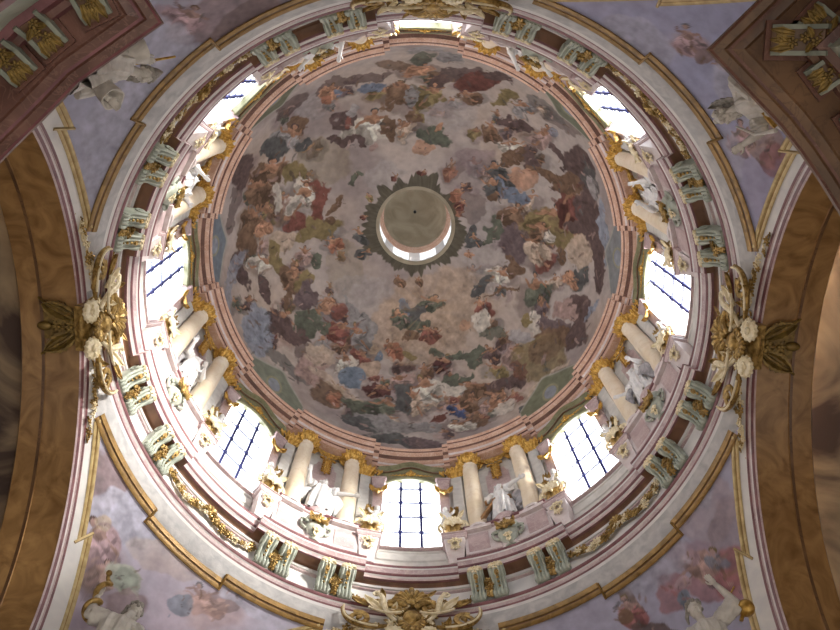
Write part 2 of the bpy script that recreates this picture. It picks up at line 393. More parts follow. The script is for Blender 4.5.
DOME_PAINT = """b,y,0.35,-5.68,-4.07,1.8,0.15,0.08,1.51;b,s,0.5,-1.97,-2.88,1.38,-0.01,0.03,0.95;b,s,0.5,-6.64,-8.45,1.29,-0.72,0.7,1.26;b,s,0.5,1.77,-6.96,1.75,-0.23,0.02,1.1;b,m,0.6,3.23,-4.11,1.27,-0.16,0.02,0.83;b,y,0.3,-4.07,2.59,1.12,0.01,-0.02,1.57;b,s,0.4,-3.1,3.84,1.91,-0.02,-0.01,0.95;b,c,0.75,1.86,4.67,3.26,-0.16,0.12,2.27;b,c,0.8,0.14,6.57,3.28,-0.11,0.05,2.04;b,c,0.7,0.28,6.0,1.94,-0.06,0.04,1.49;b,s,0.4,4.38,0.93,1.47,-0.14,0.16,2.49;b,d,0.8,-5.39,-9.79,1.41,-0.47,0.21,0.56;b,d,0.8,-3.35,-10.01,1.62,-0.19,0.09,0.5;b,b,0.8,-1.77,-11.04,1.33,0.22,0.01,0.6;b,l,1,-2.77,-9.07,0.92,-0.12,0.08,0.44;F,b,1,-0.98,-8.6,1.06,0.47,-0.25,1.05;b,y,1,-0.12,-6.83,0.54,-0.02,0.02,0.55;b,b,1,-1.58,-7.99,0.92,-0.73,0.11,0.21;F,w,1,-3.06,-6.23,1.68,-0.3,0.26,1.23;b,d,1,-4.38,-6.71,0.82,-0.28,0.29,0.76;b,r,1,-4.27,-6.51,0.26,0.03,0.03,0.45;b,b,1,-1.83,-6.09,0.44,0.01,0.04,0.92;b,d,1,-4.12,-5.22,1.11,0.28,-0.03,0.27;b,p,1,-2.59,-4.83,0.25,0.01,0.01,0.27;F,f,1,-5.67,-9.25,0.72,0.16,0.12,0.94;b,o,1,-5.83,-8.43,0.39,0.08,0.05,0.4;b,l,1,-5.19,-8.9,0.25,0.05,0.04,0.32;b,d,0.8,-8.67,-8.92,1.0,-0.97,0.49,0.66;b,k,0.8,-11.65,-9.41,0.9,-0.03,0.52,0.69;b,b,1,-7.7,-6.81,0.64,0.38,-0.19,0.81;F,g,1,-8.38,-6.18,1.53,0.59,-0.08,1.3;b,k,1,-9.4,-5.56,1.07,0.27,0.11,0.83;b,k,1,-7.16,-5.34,0.65,-0.14,0.17,0.41;b,d,1,-11.84,-4.83,1.04,0.59,-0.48,1.24;F,b,1,-9.41,-3.96,1.89,0.04,0.3,1.11;b,y,1,-7.38,-3.51,0.82,0.11,0.04,0.72;F,w,1,-6.8,-2.59,0.79,0.08,0.02,0.56;b,r,1,-5.93,-2.26,0.7,0.05,0.01,0.42;b,G,1,-3.76,-2.77,0.2,0.17,-0.35,0.43;b,s,1,-3.94,-7.34,0.54,-0.35,0.24,0.44;b,s,1,0.19,-13.32,1.41,-0.31,0.01,0.6;b,G,0.9,0.06,-11.95,0.84,-0.09,0.02,0.74;b,g,1,1.76,-12.57,0.86,0.08,-0.08,0.84;F,f,1,-0.07,-10.75,1.15,-0.1,0.03,0.77;b,d,0.9,2.24,-10.37,1.89,-1.17,0.1,0.71;b,R,1,3.66,-10.31,1.35,-0.83,0.09,0.99;b,d,1,4.95,-11.17,1.21,0.16,-0.15,0.55;F,b,1,2.96,-8.62,0.83,-0.16,-0.0,0.73;F,y,1,0.56,-8.55,1.05,-0.09,0.03,1.21;b,b,1,-0.25,-6.83,0.5,-0.02,0.02,0.55;b,g,1,-0.47,-8.4,0.41,-0.01,0.03,0.81;b,y,1,5.24,-9.0,0.89,-0.72,0.17,0.67;F,g,1,6.65,-8.59,1.03,-0.41,-0.06,0.94;b,d,1,5.69,-7.34,1.29,0.04,-0.09,0.37;F,b,1,4.33,-6.28,0.7,0.54,-0.48,0.72;F,w,1,5.48,-5.49,1.01,-0.02,-0.12,0.72;b,b,1,5.82,-5.01,0.85,-0.34,0.05,0.3;b,G,1,1.03,-5.42,0.91,0.3,-0.16,0.56;b,f,1,1.17,-6.08,0.23,-0.25,0.1,0.13;b,f,0.8,0.29,-4.64,0.55,-0.03,0.01,0.43;F,p,1,7.64,-6.68,0.91,-0.31,-0.05,1.18;b,l,0.7,8.46,-7.38,0.38,-0.15,-0.03,0.39;F,o,0.7,1.85,-3.49,0.46,-0.04,0.02,0.81;b,d,1,6.86,-4.69,0.42,-0.29,0.42,0.81;b,d,1,8.84,-5.58,0.27,-0.2,0.48,0.89;b,b,1,7.94,-4.13,1.4,0.26,-0.14,0.32;F,k,1,4.68,-3.62,0.98,-0.15,0.02,0.76;b,b,1,5.49,-4.43,0.57,-0.1,0.01,0.45;b,l,1,5.27,-2.63,1.14,0.13,-0.1,0.46;b,R,1,9.29,-3.48,0.97,-0.26,0.01,0.71;b,d,1,10.66,-5.41,1.32,-0.93,0.64,1.43;b,d,0.6,9.72,-8.78,1.49,0.37,-0.55,0.85;b,k,0.6,8.28,-9.28,1.44,0.65,-0.32,0.54;b,k,0.8,11.56,-4.56,0.72,-0.42,0.47,1.34;b,f,0.8,6.51,-3.58,0.7,-0.13,0.01,0.67;b,s,1,11.78,-3.85,0.43,-0.22,0.3,1.02;F,b,1,-10.05,-2.79,1.62,0.28,0.06,1.06;b,w,1,-8.6,-2.19,0.49,0.07,0.04,1.01;F,w,1,-6.94,-1.82,1.11,-0.29,0.38,0.95;b,r,1,-5.87,-1.48,0.5,0.03,0.03,1.34;b,y,1,-6.05,0.18,1.5,-0.39,0.18,0.52;b,r,1,-7.26,-0.31,0.79,-0.2,0.16,0.41;b,b,1,-4.71,-1.17,0.57,-0.42,0.09,0.12;b,b,1,-5.05,-0.37,0.29,0.01,0.0,0.28;F,b,1,-10.84,-1.01,1.0,0.29,-0.32,1.31;b,b,1,-11.2,0.67,0.88,0.29,-0.45,0.98;F,f,1,-9.74,-0.49,0.73,0.09,-0.0,0.84;F,w,1,-10.02,1.99,0.81,0.45,-0.69,0.76;b,W,1,-8.36,0.68,1.03,0.08,-0.01,0.68;F,o,1,-4.84,1.1,0.68,0.02,-0.0,0.62;b,G,1,-6.06,2.11,0.54,0.2,-0.14,0.32;F,p,1,-6.83,1.64,0.56,0.03,-0.01,0.64;b,y,1,-8.79,1.96,0.53,-0.17,0.52,1.07;F,b,1,-7.69,2.96,0.8,0.03,-0.08,1.24;b,y,1,-6.79,3.24,0.7,0.02,-0.03,0.68;b,v,1,-6.74,4.05,0.71,0.01,-0.05,0.88;b,b,1,-8.06,4.26,0.3,0.03,-0.27,1.34;b,d,1,-11.81,2.24,0.54,-0.04,0.32,1.21;b,d,1,-9.85,3.77,0.51,-0.06,0.14,0.94;F,d,1,-11.48,4.47,0.98,0.04,-0.13,0.64;F,f,0.8,-5.45,4.63,0.68,0.0,-0.03,0.71;F,d,1,-9.13,5.77,1.4,0.45,-0.63,1.01;b,G,1,-6.97,5.91,0.77,-0.0,-0.1,1.0;b,d,1,-8.32,6.64,1.73,0.5,-0.16,0.31;b,R,1,-9.9,6.94,0.69,-0.11,0.0,0.22;b,L,0.9,-11.19,6.11,1.45,0.0,-0.37,1.26;b,r,0.8,-4.44,4.96,0.63,-0.0,-0.02,0.55;F,r,1,-4.75,6.27,1.05,0.36,-0.38,0.86;b,g,1,-3.45,5.11,0.23,-0.13,0.72,1.25;b,g,1,-3.3,6.08,0.83,-0.01,-0.02,0.66;b,B,1,-0.42,4.74,0.27,-0.08,0.15,0.52;F,G,1,-0.69,5.55,0.8,-0.02,0.01,0.71;b,b,1,-0.19,6.51,0.58,-0.02,0.01,0.4;b,L,0.7,-13.33,3.44,0.62,0.1,-1.9,2.44;b,d,0.7,-12.42,-2.24,0.54,0.22,-0.78,1.97;F,o,1,2.46,-1.41,0.56,-0.04,0.04,0.93;b,d,0.5,3.33,-1.17,0.69,-0.06,0.05,1.09;F,k,1,4.54,-2.57,0.81,-0.11,0.03,0.8;b,l,1,5.86,-2.39,1.09,0.11,-0.12,0.52;b,b,1,4.41,-1.91,0.35,-0.04,0.01,0.32;F,b,1,5.83,-1.12,1.02,-0.14,0.04,0.79;b,G,1,4.81,0.03,0.53,0.13,-0.22,0.7;b,v,1,5.97,0.54,0.78,-0.09,0.08,1.2;b,G,1,4.36,0.7,0.47,-0.12,0.05,0.21;F,y,1,8.01,-1.2,1.86,-0.35,0.06,0.98;b,y,1,9.2,-0.4,1.1,-0.2,0.09,1.09;F,W,1,7.4,0.69,1.16,0.21,-0.34,1.1;F,b,1,7.69,-0.24,0.73,-0.11,0.05,0.74;b,w,1,8.39,-0.1,0.34,-0.05,0.02,0.33;b,b,1,9.12,1.03,0.4,-0.18,0.34,0.58;F,R,1,9.75,-2.39,1.2,-0.48,0.48,1.77;b,b,1,9.49,-3.66,1.17,-0.34,0.0,0.82;b,d,1,10.74,-0.95,1.33,0.15,-0.21,0.45;b,d,1,11.51,-2.03,1.03,-0.43,0.6,1.81;b,L,1,12.94,-1.31,0.49,-0.14,0.27,2.34;b,W,0.9,10.75,0.52,1.08,-0.2,0.12,1.01;b,d,1,12.37,0.65,0.6,-0.16,0.77,2.23;b,k,1,10.96,2.12,0.71,0.03,-0.17,0.93;F,f,1,10.12,2.49,0.88,-0.12,0.11,0.67;F,G,1,7.83,3.32,1.06,-0.1,0.19,1.42;F,w,1,5.06,2.63,1.14,0.29,-0.2,0.67;b,b,1,6.03,2.12,0.41,-0.18,0.31,0.63;b,k,1,3.92,3.46,0.53,-0.41,0.18,0.22;b,b,1,5.39,3.65,1.15,-0.32,0.03,0.11;F,r,1,4.22,4.64,0.67,-0.04,0.07,0.81;b,w,1,4.21,5.61,0.44,-0.02,0.06,0.72;b,G,0.8,5.13,6.23,0.77,-0.03,0.04,0.34;b,f,0.7,3.31,5.81,0.36,-0.02,0.04,0.49;F,v,1,8.27,4.45,0.51,-0.04,0.16,1.01;b,w,1,7.93,5.41,0.43,-0.03,0.11,0.69;b,y,1,7.33,5.19,0.41,-0.03,0.05,0.37;b,v,1,9.4,5.67,1.27,0.1,0.0,0.49;b,d,1,11.14,4.3,1.17,-0.11,0.25,1.0;b,p,1,10.26,4.55,0.92,-0.08,0.15,0.7;b,b,1,9.99,6.36,2.88,-0.1,0.16,0.63;b,L,1,12.45,4.27,0.33,0.08,-0.53,1.01;F,G,1,0.98,4.54,1.05,-0.04,0.02,0.57;F,r,1,1.06,6.47,0.75,-0.02,0.02,0.56;b,k,1,0.13,5.2,0.48,-0.01,0.02,0.71;b,k,1,3.39,0.39,0.34,0.16,-0.29,0.56;b,d,1,-8.4,6.46,1.05,0.69,-0.43,0.44;b,R,1,-9.93,7.08,0.65,-0.1,-0.0,0.22;b,L,0.9,-10.83,7.23,1.22,-0.03,-0.42,1.29;b,k,0.7,-8.87,8.98,1.36,1.25,-0.48,0.39;b,p,1,-6.77,9.05,1.16,0.37,-0.63,1.16;b,W,0.8,-6.25,8.1,0.92,0.51,-0.47,0.66;b,d,0.7,-7.55,7.6,0.58,-0.2,0.21,0.85;b,b,0.9,-5.86,10.89,1.29,0.28,-0.39,0.93;F,o,1,-5.3,11.12,0.98,0.12,-0.18,0.58;b,G,1,-3.81,11.7,1.04,0.38,-0.28,0.66;F,w,1,-4.45,8.49,0.69,0.23,-0.39,0.88;b,B,1,-3.84,9.52,0.79,0.28,-0.28,0.66;F,D,1,-2.24,10.33,1.04,0.16,-0.15,0.72;F,p,1,-0.65,9.55,0.86,-0.03,0.0,0.68;F,G,1,-2.12,11.59,1.63,0.09,-0.13,1.04;b,k,1,-0.3,10.89,0.89,-0.03,0.0,1.05;F,o,1,-1.25,7.58,0.7,-0.02,-0.0,0.9;b,B,1,-2.31,8.02,0.34,-0.01,-0.01,0.39;b,y,1,-0.25,7.89,0.41,0.14,-0.07,0.2;b,g,1,-2.02,13.19,2.25,0.52,-0.18,0.79;b,k,1,-1.32,14.81,2.42,0.44,-0.1,0.68;b,k,1,-3.99,13.12,1.41,0.64,-0.23,0.52;F,r,1,-4.66,6.26,1.04,0.36,-0.32,0.73;b,G,1,-5.7,6.1,0.6,-0.0,-0.04,0.57;F,g,1,-3.32,6.65,0.67,-0.01,-0.04,1.02;b,c,1,-2.88,8.71,0.69,-0.02,-0.02,0.55;b,W,0.7,-5.16,10.13,1.84,1.11,-0.17,0.25;b,G,1,0.47,5.91,0.74,-0.02,0.01,0.42;F,r,1,1.05,6.38,0.75,-0.02,0.02,0.56;b,G,1,1.35,7.62,0.7,0.24,-0.1,0.33;F,D,1,2.06,8.38,0.85,-0.02,0.05,0.83;b,G,1,3.03,7.66,0.9,-0.28,0.08,0.23;b,G,1,4.16,7.8,0.42,-0.01,0.08,0.78;F,d,1,5.11,7.6,0.83,-0.02,0.09,0.71;F,y,1,5.61,8.67,0.86,-0.01,0.13,0.87;F,p,1,6.76,7.64,0.89,-0.02,0.19,1.11;b,G,1,3.18,9.41,1.04,-0.48,0.18,0.38;F,b,1,4.7,10.11,2.08,-0.18,0.18,0.82;b,d,1,6.45,9.72,1.22,-0.33,0.24,0.52;b,w,1,2.89,10.18,1.02,0.18,-0.03,0.35;F,b,1,0.9,8.95,0.71,-0.02,0.03,0.77;F,w,1,1.12,10.16,1.34,-0.03,0.05,1.12;b,y,0.8,8.82,7.88,1.71,-0.98,1.34,1.41;b,b,0.7,9.07,7.12,1.12,-0.99,0.91,0.71;b,W,1,9.82,9.39,1.71,-1.62,0.3,0.22;b,d,1,10.38,9.86,1.79,-1.66,0.53,0.39;b,k,1,9.4,11.93,0.9,-0.43,0.58,0.64;F,N,1,3.22,11.71,0.8,0.17,-0.02,0.62;b,R,1,1.98,12.52,0.84,-0.18,0.07,0.33;F,b,1,4.08,11.07,0.88,0.01,0.12,0.88;F,f,1,6.18,10.9,0.83,0.03,0.19,0.91;b,b,1,5.12,12.7,0.76,0.05,0.1,0.52;b,w,0.8,6.74,11.55,0.79,-0.52,0.32,0.43;b,g,1,0.69,13.19,1.54,0.17,-0.02,0.51;b,v,1,1.16,15.19,1.69,0.31,-0.0,0.65;b,d,1,11.64,6.1,1.06,0.2,-0.17,1.1;b,s,1,6.93,6.31,0.75,-0.03,0.08,0.52;F,w,1,3.77,13.09,1.35,-0.24,0.19,0.69;b,R,0.7,7.33,8.65,0.53,-0.2,0.44,0.74;F,W,1,0.27,11.07,0.71,-0.02,0.02,1.29"""
PEND_PAINT = """b,m,0.8,-25.67,14.11,1.78,-0.59,-0.3,-0.9;b,d,0.55,-24.61,13.32,1.94,-0.0,-0.09,-0.6;F,h,1,-26.46,14.88,0.34,-0.94,-0.44,-0.37;b,h,1,-26.68,14.29,0.13,-0.16,-0.14,-0.2;b,S,0.6,-28.18,14.46,1.0,-1.44,-1.09,-1.13;b,S,0.6,-31.05,13.73,0.38,-1.04,-2.02,-1.04;F,h,1,-10.83,15.01,0.66,0.37,0.24,-0.65;b,m,1,-10.2,15.0,0.14,0.28,0.21,-0.23;F,h,1,-9.68,15.52,0.38,0.1,0.13,-0.5;b,S,0.7,-8.57,15.22,-0.09,1.01,1.2,-0.08;F,h,1,-7.28,14.11,-0.02,0.64,0.79,-0.13;b,p,0.8,-6.89,14.95,-0.16,0.82,0.78,0.09;b,q,0.7,-6.38,14.94,0.09,0.52,0.56,-0.29;b,S,0.6,-11.82,13.64,1.22,0.31,0.19,-0.83;b,S,0.5,-6.16,12.6,0.4,0.58,1.67,-1.27;b,m,0.9,32.19,13.82,-0.8,-0.61,-0.55,0.87;b,S,0.8,30.53,13.86,-1.54,-1.18,-0.48,0.66;F,h,1,30.58,15.24,-0.62,-0.75,-0.71,0.75;b,W,0.8,31.06,14.76,-0.21,-0.27,-0.22,0.19;F,p,1,29.96,16.0,-0.58,-0.66,-0.37,0.44;b,v,0.5,30.23,16.34,-0.31,-0.28,-0.41,0.74;b,e,1,29.23,15.41,-0.41,-0.42,-0.34,0.44;b,E,1,29.23,15.41,-0.3,-0.32,-0.26,0.33;b,m,0.8,28.76,16.09,-0.67,-0.64,-0.29,0.43;b,W,0.4,28.5,13.75,-1.42,-0.51,-0.18,0.54;F,f,0.8,26.6,14.17,-0.81,-0.35,-0.26,0.73;b,l,0.8,27.26,14.82,-0.4,-0.31,-0.18,0.29;b,v,0.6,26.03,13.67,-0.52,-0.31,-0.24,0.44;b,p,0.35,6.2,13.16,-0.94,0.66,0.8,1.56;b,m,0.5,6.53,14.93,-0.45,0.59,0.9,0.94;b,q,0.8,7.21,15.89,-0.5,0.62,0.57,0.69;b,q,0.7,7.93,15.47,-0.67,0.75,0.4,0.52;b,q,0.7,9.16,14.71,-0.43,0.39,0.38,0.56;F,f,1,7.8,14.64,-0.47,0.84,0.55,0.36;b,h,1,7.95,14.25,-0.21,0.21,0.18,0.21;b,l,0.8,7.42,15.1,-0.28,0.44,0.16,0.12;b,h,1,8.69,14.68,-0.21,0.2,0.14,0.19;b,l,1,9.0,15.22,-0.18,0.17,0.19,0.28;b,b,0.8,10.56,13.9,-0.31,0.76,0.2,0.08;F,q,1,10.66,14.35,-0.59,0.42,0.31,0.55;b,b,0.9,10.91,14.35,-0.27,0.18,0.14,0.25;b,d,0.9,10.3,15.37,-0.57,0.63,0.17,0.21;b,S,0.6,9.41,13.05,-1.84,0.44,0.11,1.09;b,S,0.6,5.54,12.23,-0.65,0.47,0.78,1.21;b,S,0.6,25.2,13.2,-1.13,-0.12,-0.04,0.44"""
# ------------------------------------------------------------------ architecture of the crossing
WANG = [0, 45, 90, 135, 180, 225, 270, 315]
WNAME = {0: 'right window', 45: 'lower right window', 90: 'bottom window', 135: 'lower left window', 180: 'left window',
         225: 'upper left window', 270: 'top window bay', 315: 'upper right window'}
BNAME = {22: 'right and lower right windows', 67: 'bottom and lower right windows', 112: 'bottom and lower left windows',
         157: 'left and lower left windows', 202: 'left and upper left windows', 247: 'top bay and upper left window',
         292: 'top bay and upper right window', 337: 'right and upper right windows'}
def phase(th):                 # signed angle to the nearest window centre
    return (th + 22.5) % 45 - 22.5
def steps(*edges, base=1.0):
    s = set(np.arange(0, 360, base).tolist())
    for w in WANG:
        for e in edges:
            for sg in (-1, 1):
                for d in (-.02, .02): s.add((w + sg * e + d) % 360)
    return sorted(s)
def sweep(name, prof, mats, edges=(), shift=lambda p: 0.0, base=1.0, flip=False, parent=None, a0=None, a1=None, smooth=40):
    """turn a (radius, height, material) profile about the dome's axis; shift(phase) moves it in and out over the bays"""
    th = steps(*edges, base=base) if edges else np.arange(0, 360, base).tolist()
    if a0 is not None:
        th = [a0 + (a1 - a0) * k / max(2, int((a1 - a0) / base)) for k in range(max(2, int((a1 - a0) / base)) + 1)]
    mb = MB()
    P = [[pol(q[0] + (shift(phase(t)) * (q[3] if len(q) > 3 else 1)), t, q[1]) for q in prof] for t in th]
    n = len(prof); full = a0 is None; vs = [p for r in P for p in r]; fs = []; ms = []
    for i in range(len(P) if full else len(P) - 1):
        k = (i + 1) % len(P)
        for j in range(n - 1):
            fs.append((i * n + j, k * n + j, k * n + j + 1, i * n + j + 1) if not flip else (i * n + j + 1, k * n + j + 1, k * n + j, i * n + j))
            ms.append(prof[j][2])
    mb.add(vs, fs); mb.mi = ms
    return mb.build(name, mats, parent, smooth)

ZC, RS = 23.9, 13.93           # the sphere the four pendentives belong to
XG, XS = 10.75, 11.25          # planes of the arch's gilt edge and of the soffit edge
def sph_z(R): return ZC + math.sqrt(max(0, RS * RS - R * R))

# --- pendentives with their frescoes
SIDE = {45: 'lower_right', 135: 'lower_left', 225: 'upper_left', 315: 'upper_right'}
PLAB = {45: 'painted pendentive with pink clouds and putti at the lower right', 135: 'painted pendentive with seated nude and round shield at the lower left',
        225: 'painted pendentive with a mauve cloud at the upper left', 315: 'blue painted pendentive with mauve figures at the upper right'}
for a in (45, 135, 225, 315):
    nt_, nr_ = 400, 170
    th = np.linspace(a - 45, a + 45, nt_); T, F = np.meshgrid(th, np.linspace(0, 1, nr_), indexing='ij')
    ph = np.radians(T); cm = np.maximum(np.abs(np.cos(ph)), np.abs(np.sin(ph)))
    Rm = np.minimum(11.06 / cm, 13.925)
    R0 = np.minimum(11.24, Rm - .02)
    p0, p1 = np.arcsin(R0 / RS), np.arcsin(Rm / RS)
    p = p0 + (p1 - p0) * F
    V = np.stack([RS * np.sin(p) * np.cos(ph), RS * np.sin(p) * np.sin(ph), ZC + RS * np.cos(p)], -1)
    az = np.where(ph > PI + 1e-9, ph - 2 * PI, ph)
    u, v = (az * 12).ravel(), (p * RS).ravel()
    skyc = {45: (168, 166, 188), 135: (176, 172, 190), 225: (166, 166, 186), 315: (160, 162, 192)}[a]
    c = np.tile(np.array(lin(*skyc)[:3]), (len(u), 1))
    cl = fbm(u * .35, v * .35, a, 4); c2 = np.array(lin(176, 156, 168)[:3])
    k = np.clip((cl - .48) * 4, 0, 1)[:, None] * (.25 if a == 315 else .5); c = c * (1 - k) + c2 * k
    pt = Painter(u, v, c, .55, a); pt.flesh = 'F'
    paint_from(pt, PEND_PAINT.replace(',f,', ',F,'), 11 + a, 'mmqp', .4)
    mb = MB(); mb.v = [tuple(q) for q in V.reshape(-1, 3).tolist()]
    idx = lambda i, j: i * nr_ + j
    mb.f = [(idx(i, j), idx(i, j + 1), idx(i + 1, j + 1), idx(i + 1, j)) for i in range(nt_ - 1) for j in range(nr_ - 1)]
    mb.mi = [0] * len(mb.f)
    o = mb.build('wall_' + SIDE[a], M['paint'], None, 180)
    colour_layer(o.data, pt.c); prop(o, PLAB[a], 'pendentive', kind='structure')
    # gilt mouldings that frame it: along the ring with two ears, along both arches
    fr = MB()
    def strip(rows, mi): fr.grid(rows, mi=mi)
    def ringrow(t, off):
        q = [(11.08, .06), (11.10, -.01), (11.15, -.05), (11.18, -.01), (11.21, -.01), (11.25, -.06), (11.30, -.05), (11.33, .02), (11.34, .1)]
        return [pol(R + off, t, sph_z(R + off) + dz - .03) for R, dz in q]
    e = 8.8
    for t0, t1, off in ((a - 28.8, a - e, 0), (a - e, a + e, .15), (a + e, a + 28.8, 0)):
        n = 14; rows = [ringrow(t0 + (t1 - t0) * k / n, off) for k in range(n + 1)]
        strip([r[:4] for r in rows], 0); strip([r[3:5] for r in rows], 1); strip([r[4:] for r in rows], 0)
    for sg in (-1, 1):
        A_, B_ = ringrow(a + sg * (e - .18), 0), ringrow(a + sg * (e + .18), .15)
        for dz in (0, .012): strip([[(p[0], p[1], p[2] - .02) for p in ringrow(a + sg * (e + d), o_)] for d, o_ in ((-.25, .0), (-.25, .15), (.25, .0), (.25, .15))][:2], 2)
        fr.tube([pol(11.09, a + sg * e, sph_z(11.09) - .04), pol(11.47, a + sg * e, sph_z(11.47) - .04)], .05, 6, 0)
    sx, sy = (1 if math.cos(R_(a)) > 0 else -1), (1 if math.sin(R_(a)) > 0 else -1)
    for sw in (0, 1):
        def archpt(X, y, dz=0):
            z = ZC + math.sqrt(max(.01, RS * RS - X * X - y * y)) - .02 + dz
            return (X * sx, y * sy, z) if sw == 0 else (y * sx, X * sy, z)
        def archrow(y, off): return [archpt(X + off, y, dz) for X, dz in ((10.68, .05), (10.70, -.03), (10.74, -.06), (10.77, -.02), (10.79, -.02), (10.83, -.07), (10.86, -.05), (10.88, .05))]
        for y0, y1, off in ((3.25, 6.5, 0), (6.5, 8.65, -.16)):
            rows = [archrow(y0 + (y1 - y0) * k / 16, off) for k in range(17)]
            strip([r[:4] for r in rows], 2); strip([r[3:5] for r in rows], 0); strip([r[4:] for r in rows], 2)
        fr.tube([archpt(10.52, 6.5, -.03), archpt(10.91, 6.5, -.03)], .05, 6, 2)
    o2 = fr.build('gilt_frame', [M['trimgold'], M['umber'], M['palegold']], o, 60)

# --- the ring above the arches: white band, pink mouldings, frieze, soffit, projecting cornice lip
def lip_shift(p): return .24 if abs(p) < 10.07 else 0.0
W, P_, DP, BR, GW = 0, 1, 2, 3, 4
ring = sweep('trim_1', [(11.30, 32.08, GW), (11.10, 32.31, GW), (10.93, 32.88, W), (10.86, 32.96, DP), (10.84, 33.06, P_), (10.80, 33.10, P_), (10.79, 33.2, W),
                  (10.75, 33.23, DP), (10.69, 33.29, DP), (10.68, 33.36, P_), (10.71, 33.42, W), (10.92, 33.43, W), (10.92, 34.72, P_),
                  (10.84, 34.76, P_), (10.84, 34.84, W), (10.78, 34.86, W), (10.76, 34.98, BR), (10.66, 35.08, BR), (10.52, 35.1, BR)],
             [M['white'], M['pink'], M['darkpink'], M['brown'], M['greywhite']], base=.75)
prop(ring, 'white and pink entablature ring carrying the drum above the four arches', 'cornice ring', kind='structure')
lip = sweep('trim_2', [(10.66, 35.075, BR, 0), (10.42, 35.10, BR), (10.36, 35.08, DP), (10.29, 35.10, P_), (10.27, 35.24, W), (10.21, 35.28, DP), (10.14, 35.36, P_), (10.12, 35.5, P_),
                 (10.06, 35.56, W), (10.03, 35.62, DP), (10.0, 35.68, DP), (10.0, 35.76, P_), (10.04, 35.8, P_), (10.85, 35.86, P_, 0)],
             [M['white'], M['pink'], M['darkpink'], M['brown'], M['greywhite']], edges=(10.07,), shift=lip_shift, base=.75)
prop(lip, 'pink stepped cornice lip running round the foot of the drum', 'cornice', kind='structure')

# --- parapet between the windows, drum wall with eight window openings
par = sweep('wall_parapet', [(10.17, 35.8, 0), (10.17, 36.1, 1), (10.14, 36.1, 1), (10.14, 36.2, 0), (10.2, 36.22, 0), (10.2, 38.2, 1), (10.12, 38.24, 1), (10.1, 38.34, 2), (10.04, 38.38, 2), (10.04, 38.5, 1), (10.9, 38.54, 1)],
            [M['palepink'], M['pink'], M['darkpink']], edges=(12.2,), shift=lambda p: .76 if abs(p) < 12.2 else 0, base=.75)
prop(par, 'pink marble parapet at the foot of the drum', 'parapet', kind='structure')
for w in WANG:
    for s in (-1, 1):
        pm = MB(); rows = []
        for k in range(7):
            t = w + 22.5 + s * (4.6 + 4.9 * k / 6)
            rows.append([pol(10.19, t, 36.45), pol(10.165, t, 36.5), pol(10.165, t, 37.9), pol(10.19, t, 37.95)])
        pm.grid(rows); pm.build('panel', M['pink'], par, 30)

GW_ = 10.88
OUT = [(-7.1, 38.15), (-7.1, 44.75), (-6.5, 45.0), (-6.35, 45.45), (-5.4, 45.72), (-3.6, 46.0), (-1.8, 46.13), (0, 46.17)]
OUT = OUT + [(-x, z) for x, z in OUT[-2::-1]]
RW = 10.72
dm = MB()
def topz(x):
    for (x0, z0), (x1, z1) in zip(OUT[1:], OUT[2:-1]):
        if x0 <= x <= x1: return z0 + (z1 - z0) * (x - x0) / max(1e-6, x1 - x0)
    return 44.75
for w in WANG:
    th = [w + 7.1 + (45 - 14.2) * k / 30 for k in range(31)]
    dm.grid([[pol(RW, t, z) for z in (35.8, 38.15, 42, 46, 47.45)] for t in th])
    xs = sorted(set([x for x, z in OUT] + [-7.1 + .71 * k for k in range(21)]))
    zs = {x: topz(x) for x in xs}; zs[-7.1] = zs[7.1] = 44.75
    dm.grid([[pol(RW, w + x, zs[x]), pol(RW, w + x, 47.45)] for x in xs])
    dm.grid([[pol(RW, w + x, 35.8), pol(RW, w + x, 38.15)] for x in xs])
    lo = [(-7.1 + 1.42 * k, 38.15) for k in range(11)]
    edge = OUT + lo[::-1]
    dm.grid([[pol(RW, w + x, z), pol(GW_ + .06, w + x, z)] for x, z in edge], mi=1)
for w in WANG:
    dm.grid([[pol(R, w - 7.6 + 15.2 * k / 12, z) for R, z in ((10.71, 37.0), (10.66, 37.05), (10.66, 37.6), (10.62, 37.65), (10.62, 37.75), (10.71, 37.8))] for k in range(13)])
    dm.grid([[pol(R, w - 7.1 + 14.2 * k / 12, z) for R, z in ((10.71, 37.98), (10.60, 38.0), (10.60, 38.13), (10.9, 38.15))] for k in range(13)], mi=2)
drum = dm.build('wall_drum', [M['drum'], M['white'], M['pink']], None, 30)
prop(drum, 'grey stuccoed drum wall pierced by eight tall windows', 'drum wall', kind='structure')
for b in range(8):             # pink field with scalloped corners between each pair of columns
    c = b * 45 + 22.5; mb = MB(); rows = []
    for k in range(13):
        x = -3.1 + 6.2 * k / 12; e = .5 * (1 if abs(x) > 2.2 else 0)
        rows.append([pol(RW - .02, c + x, 39.2 + e), pol(RW - .05, c + x, 39.3 + e), pol(RW - .05, c + x, 45.1 - e), pol(RW - .02, c + x, 45.2 - e)])
    mb.grid(rows); mb.build('field', M['pink'], drum, 30)

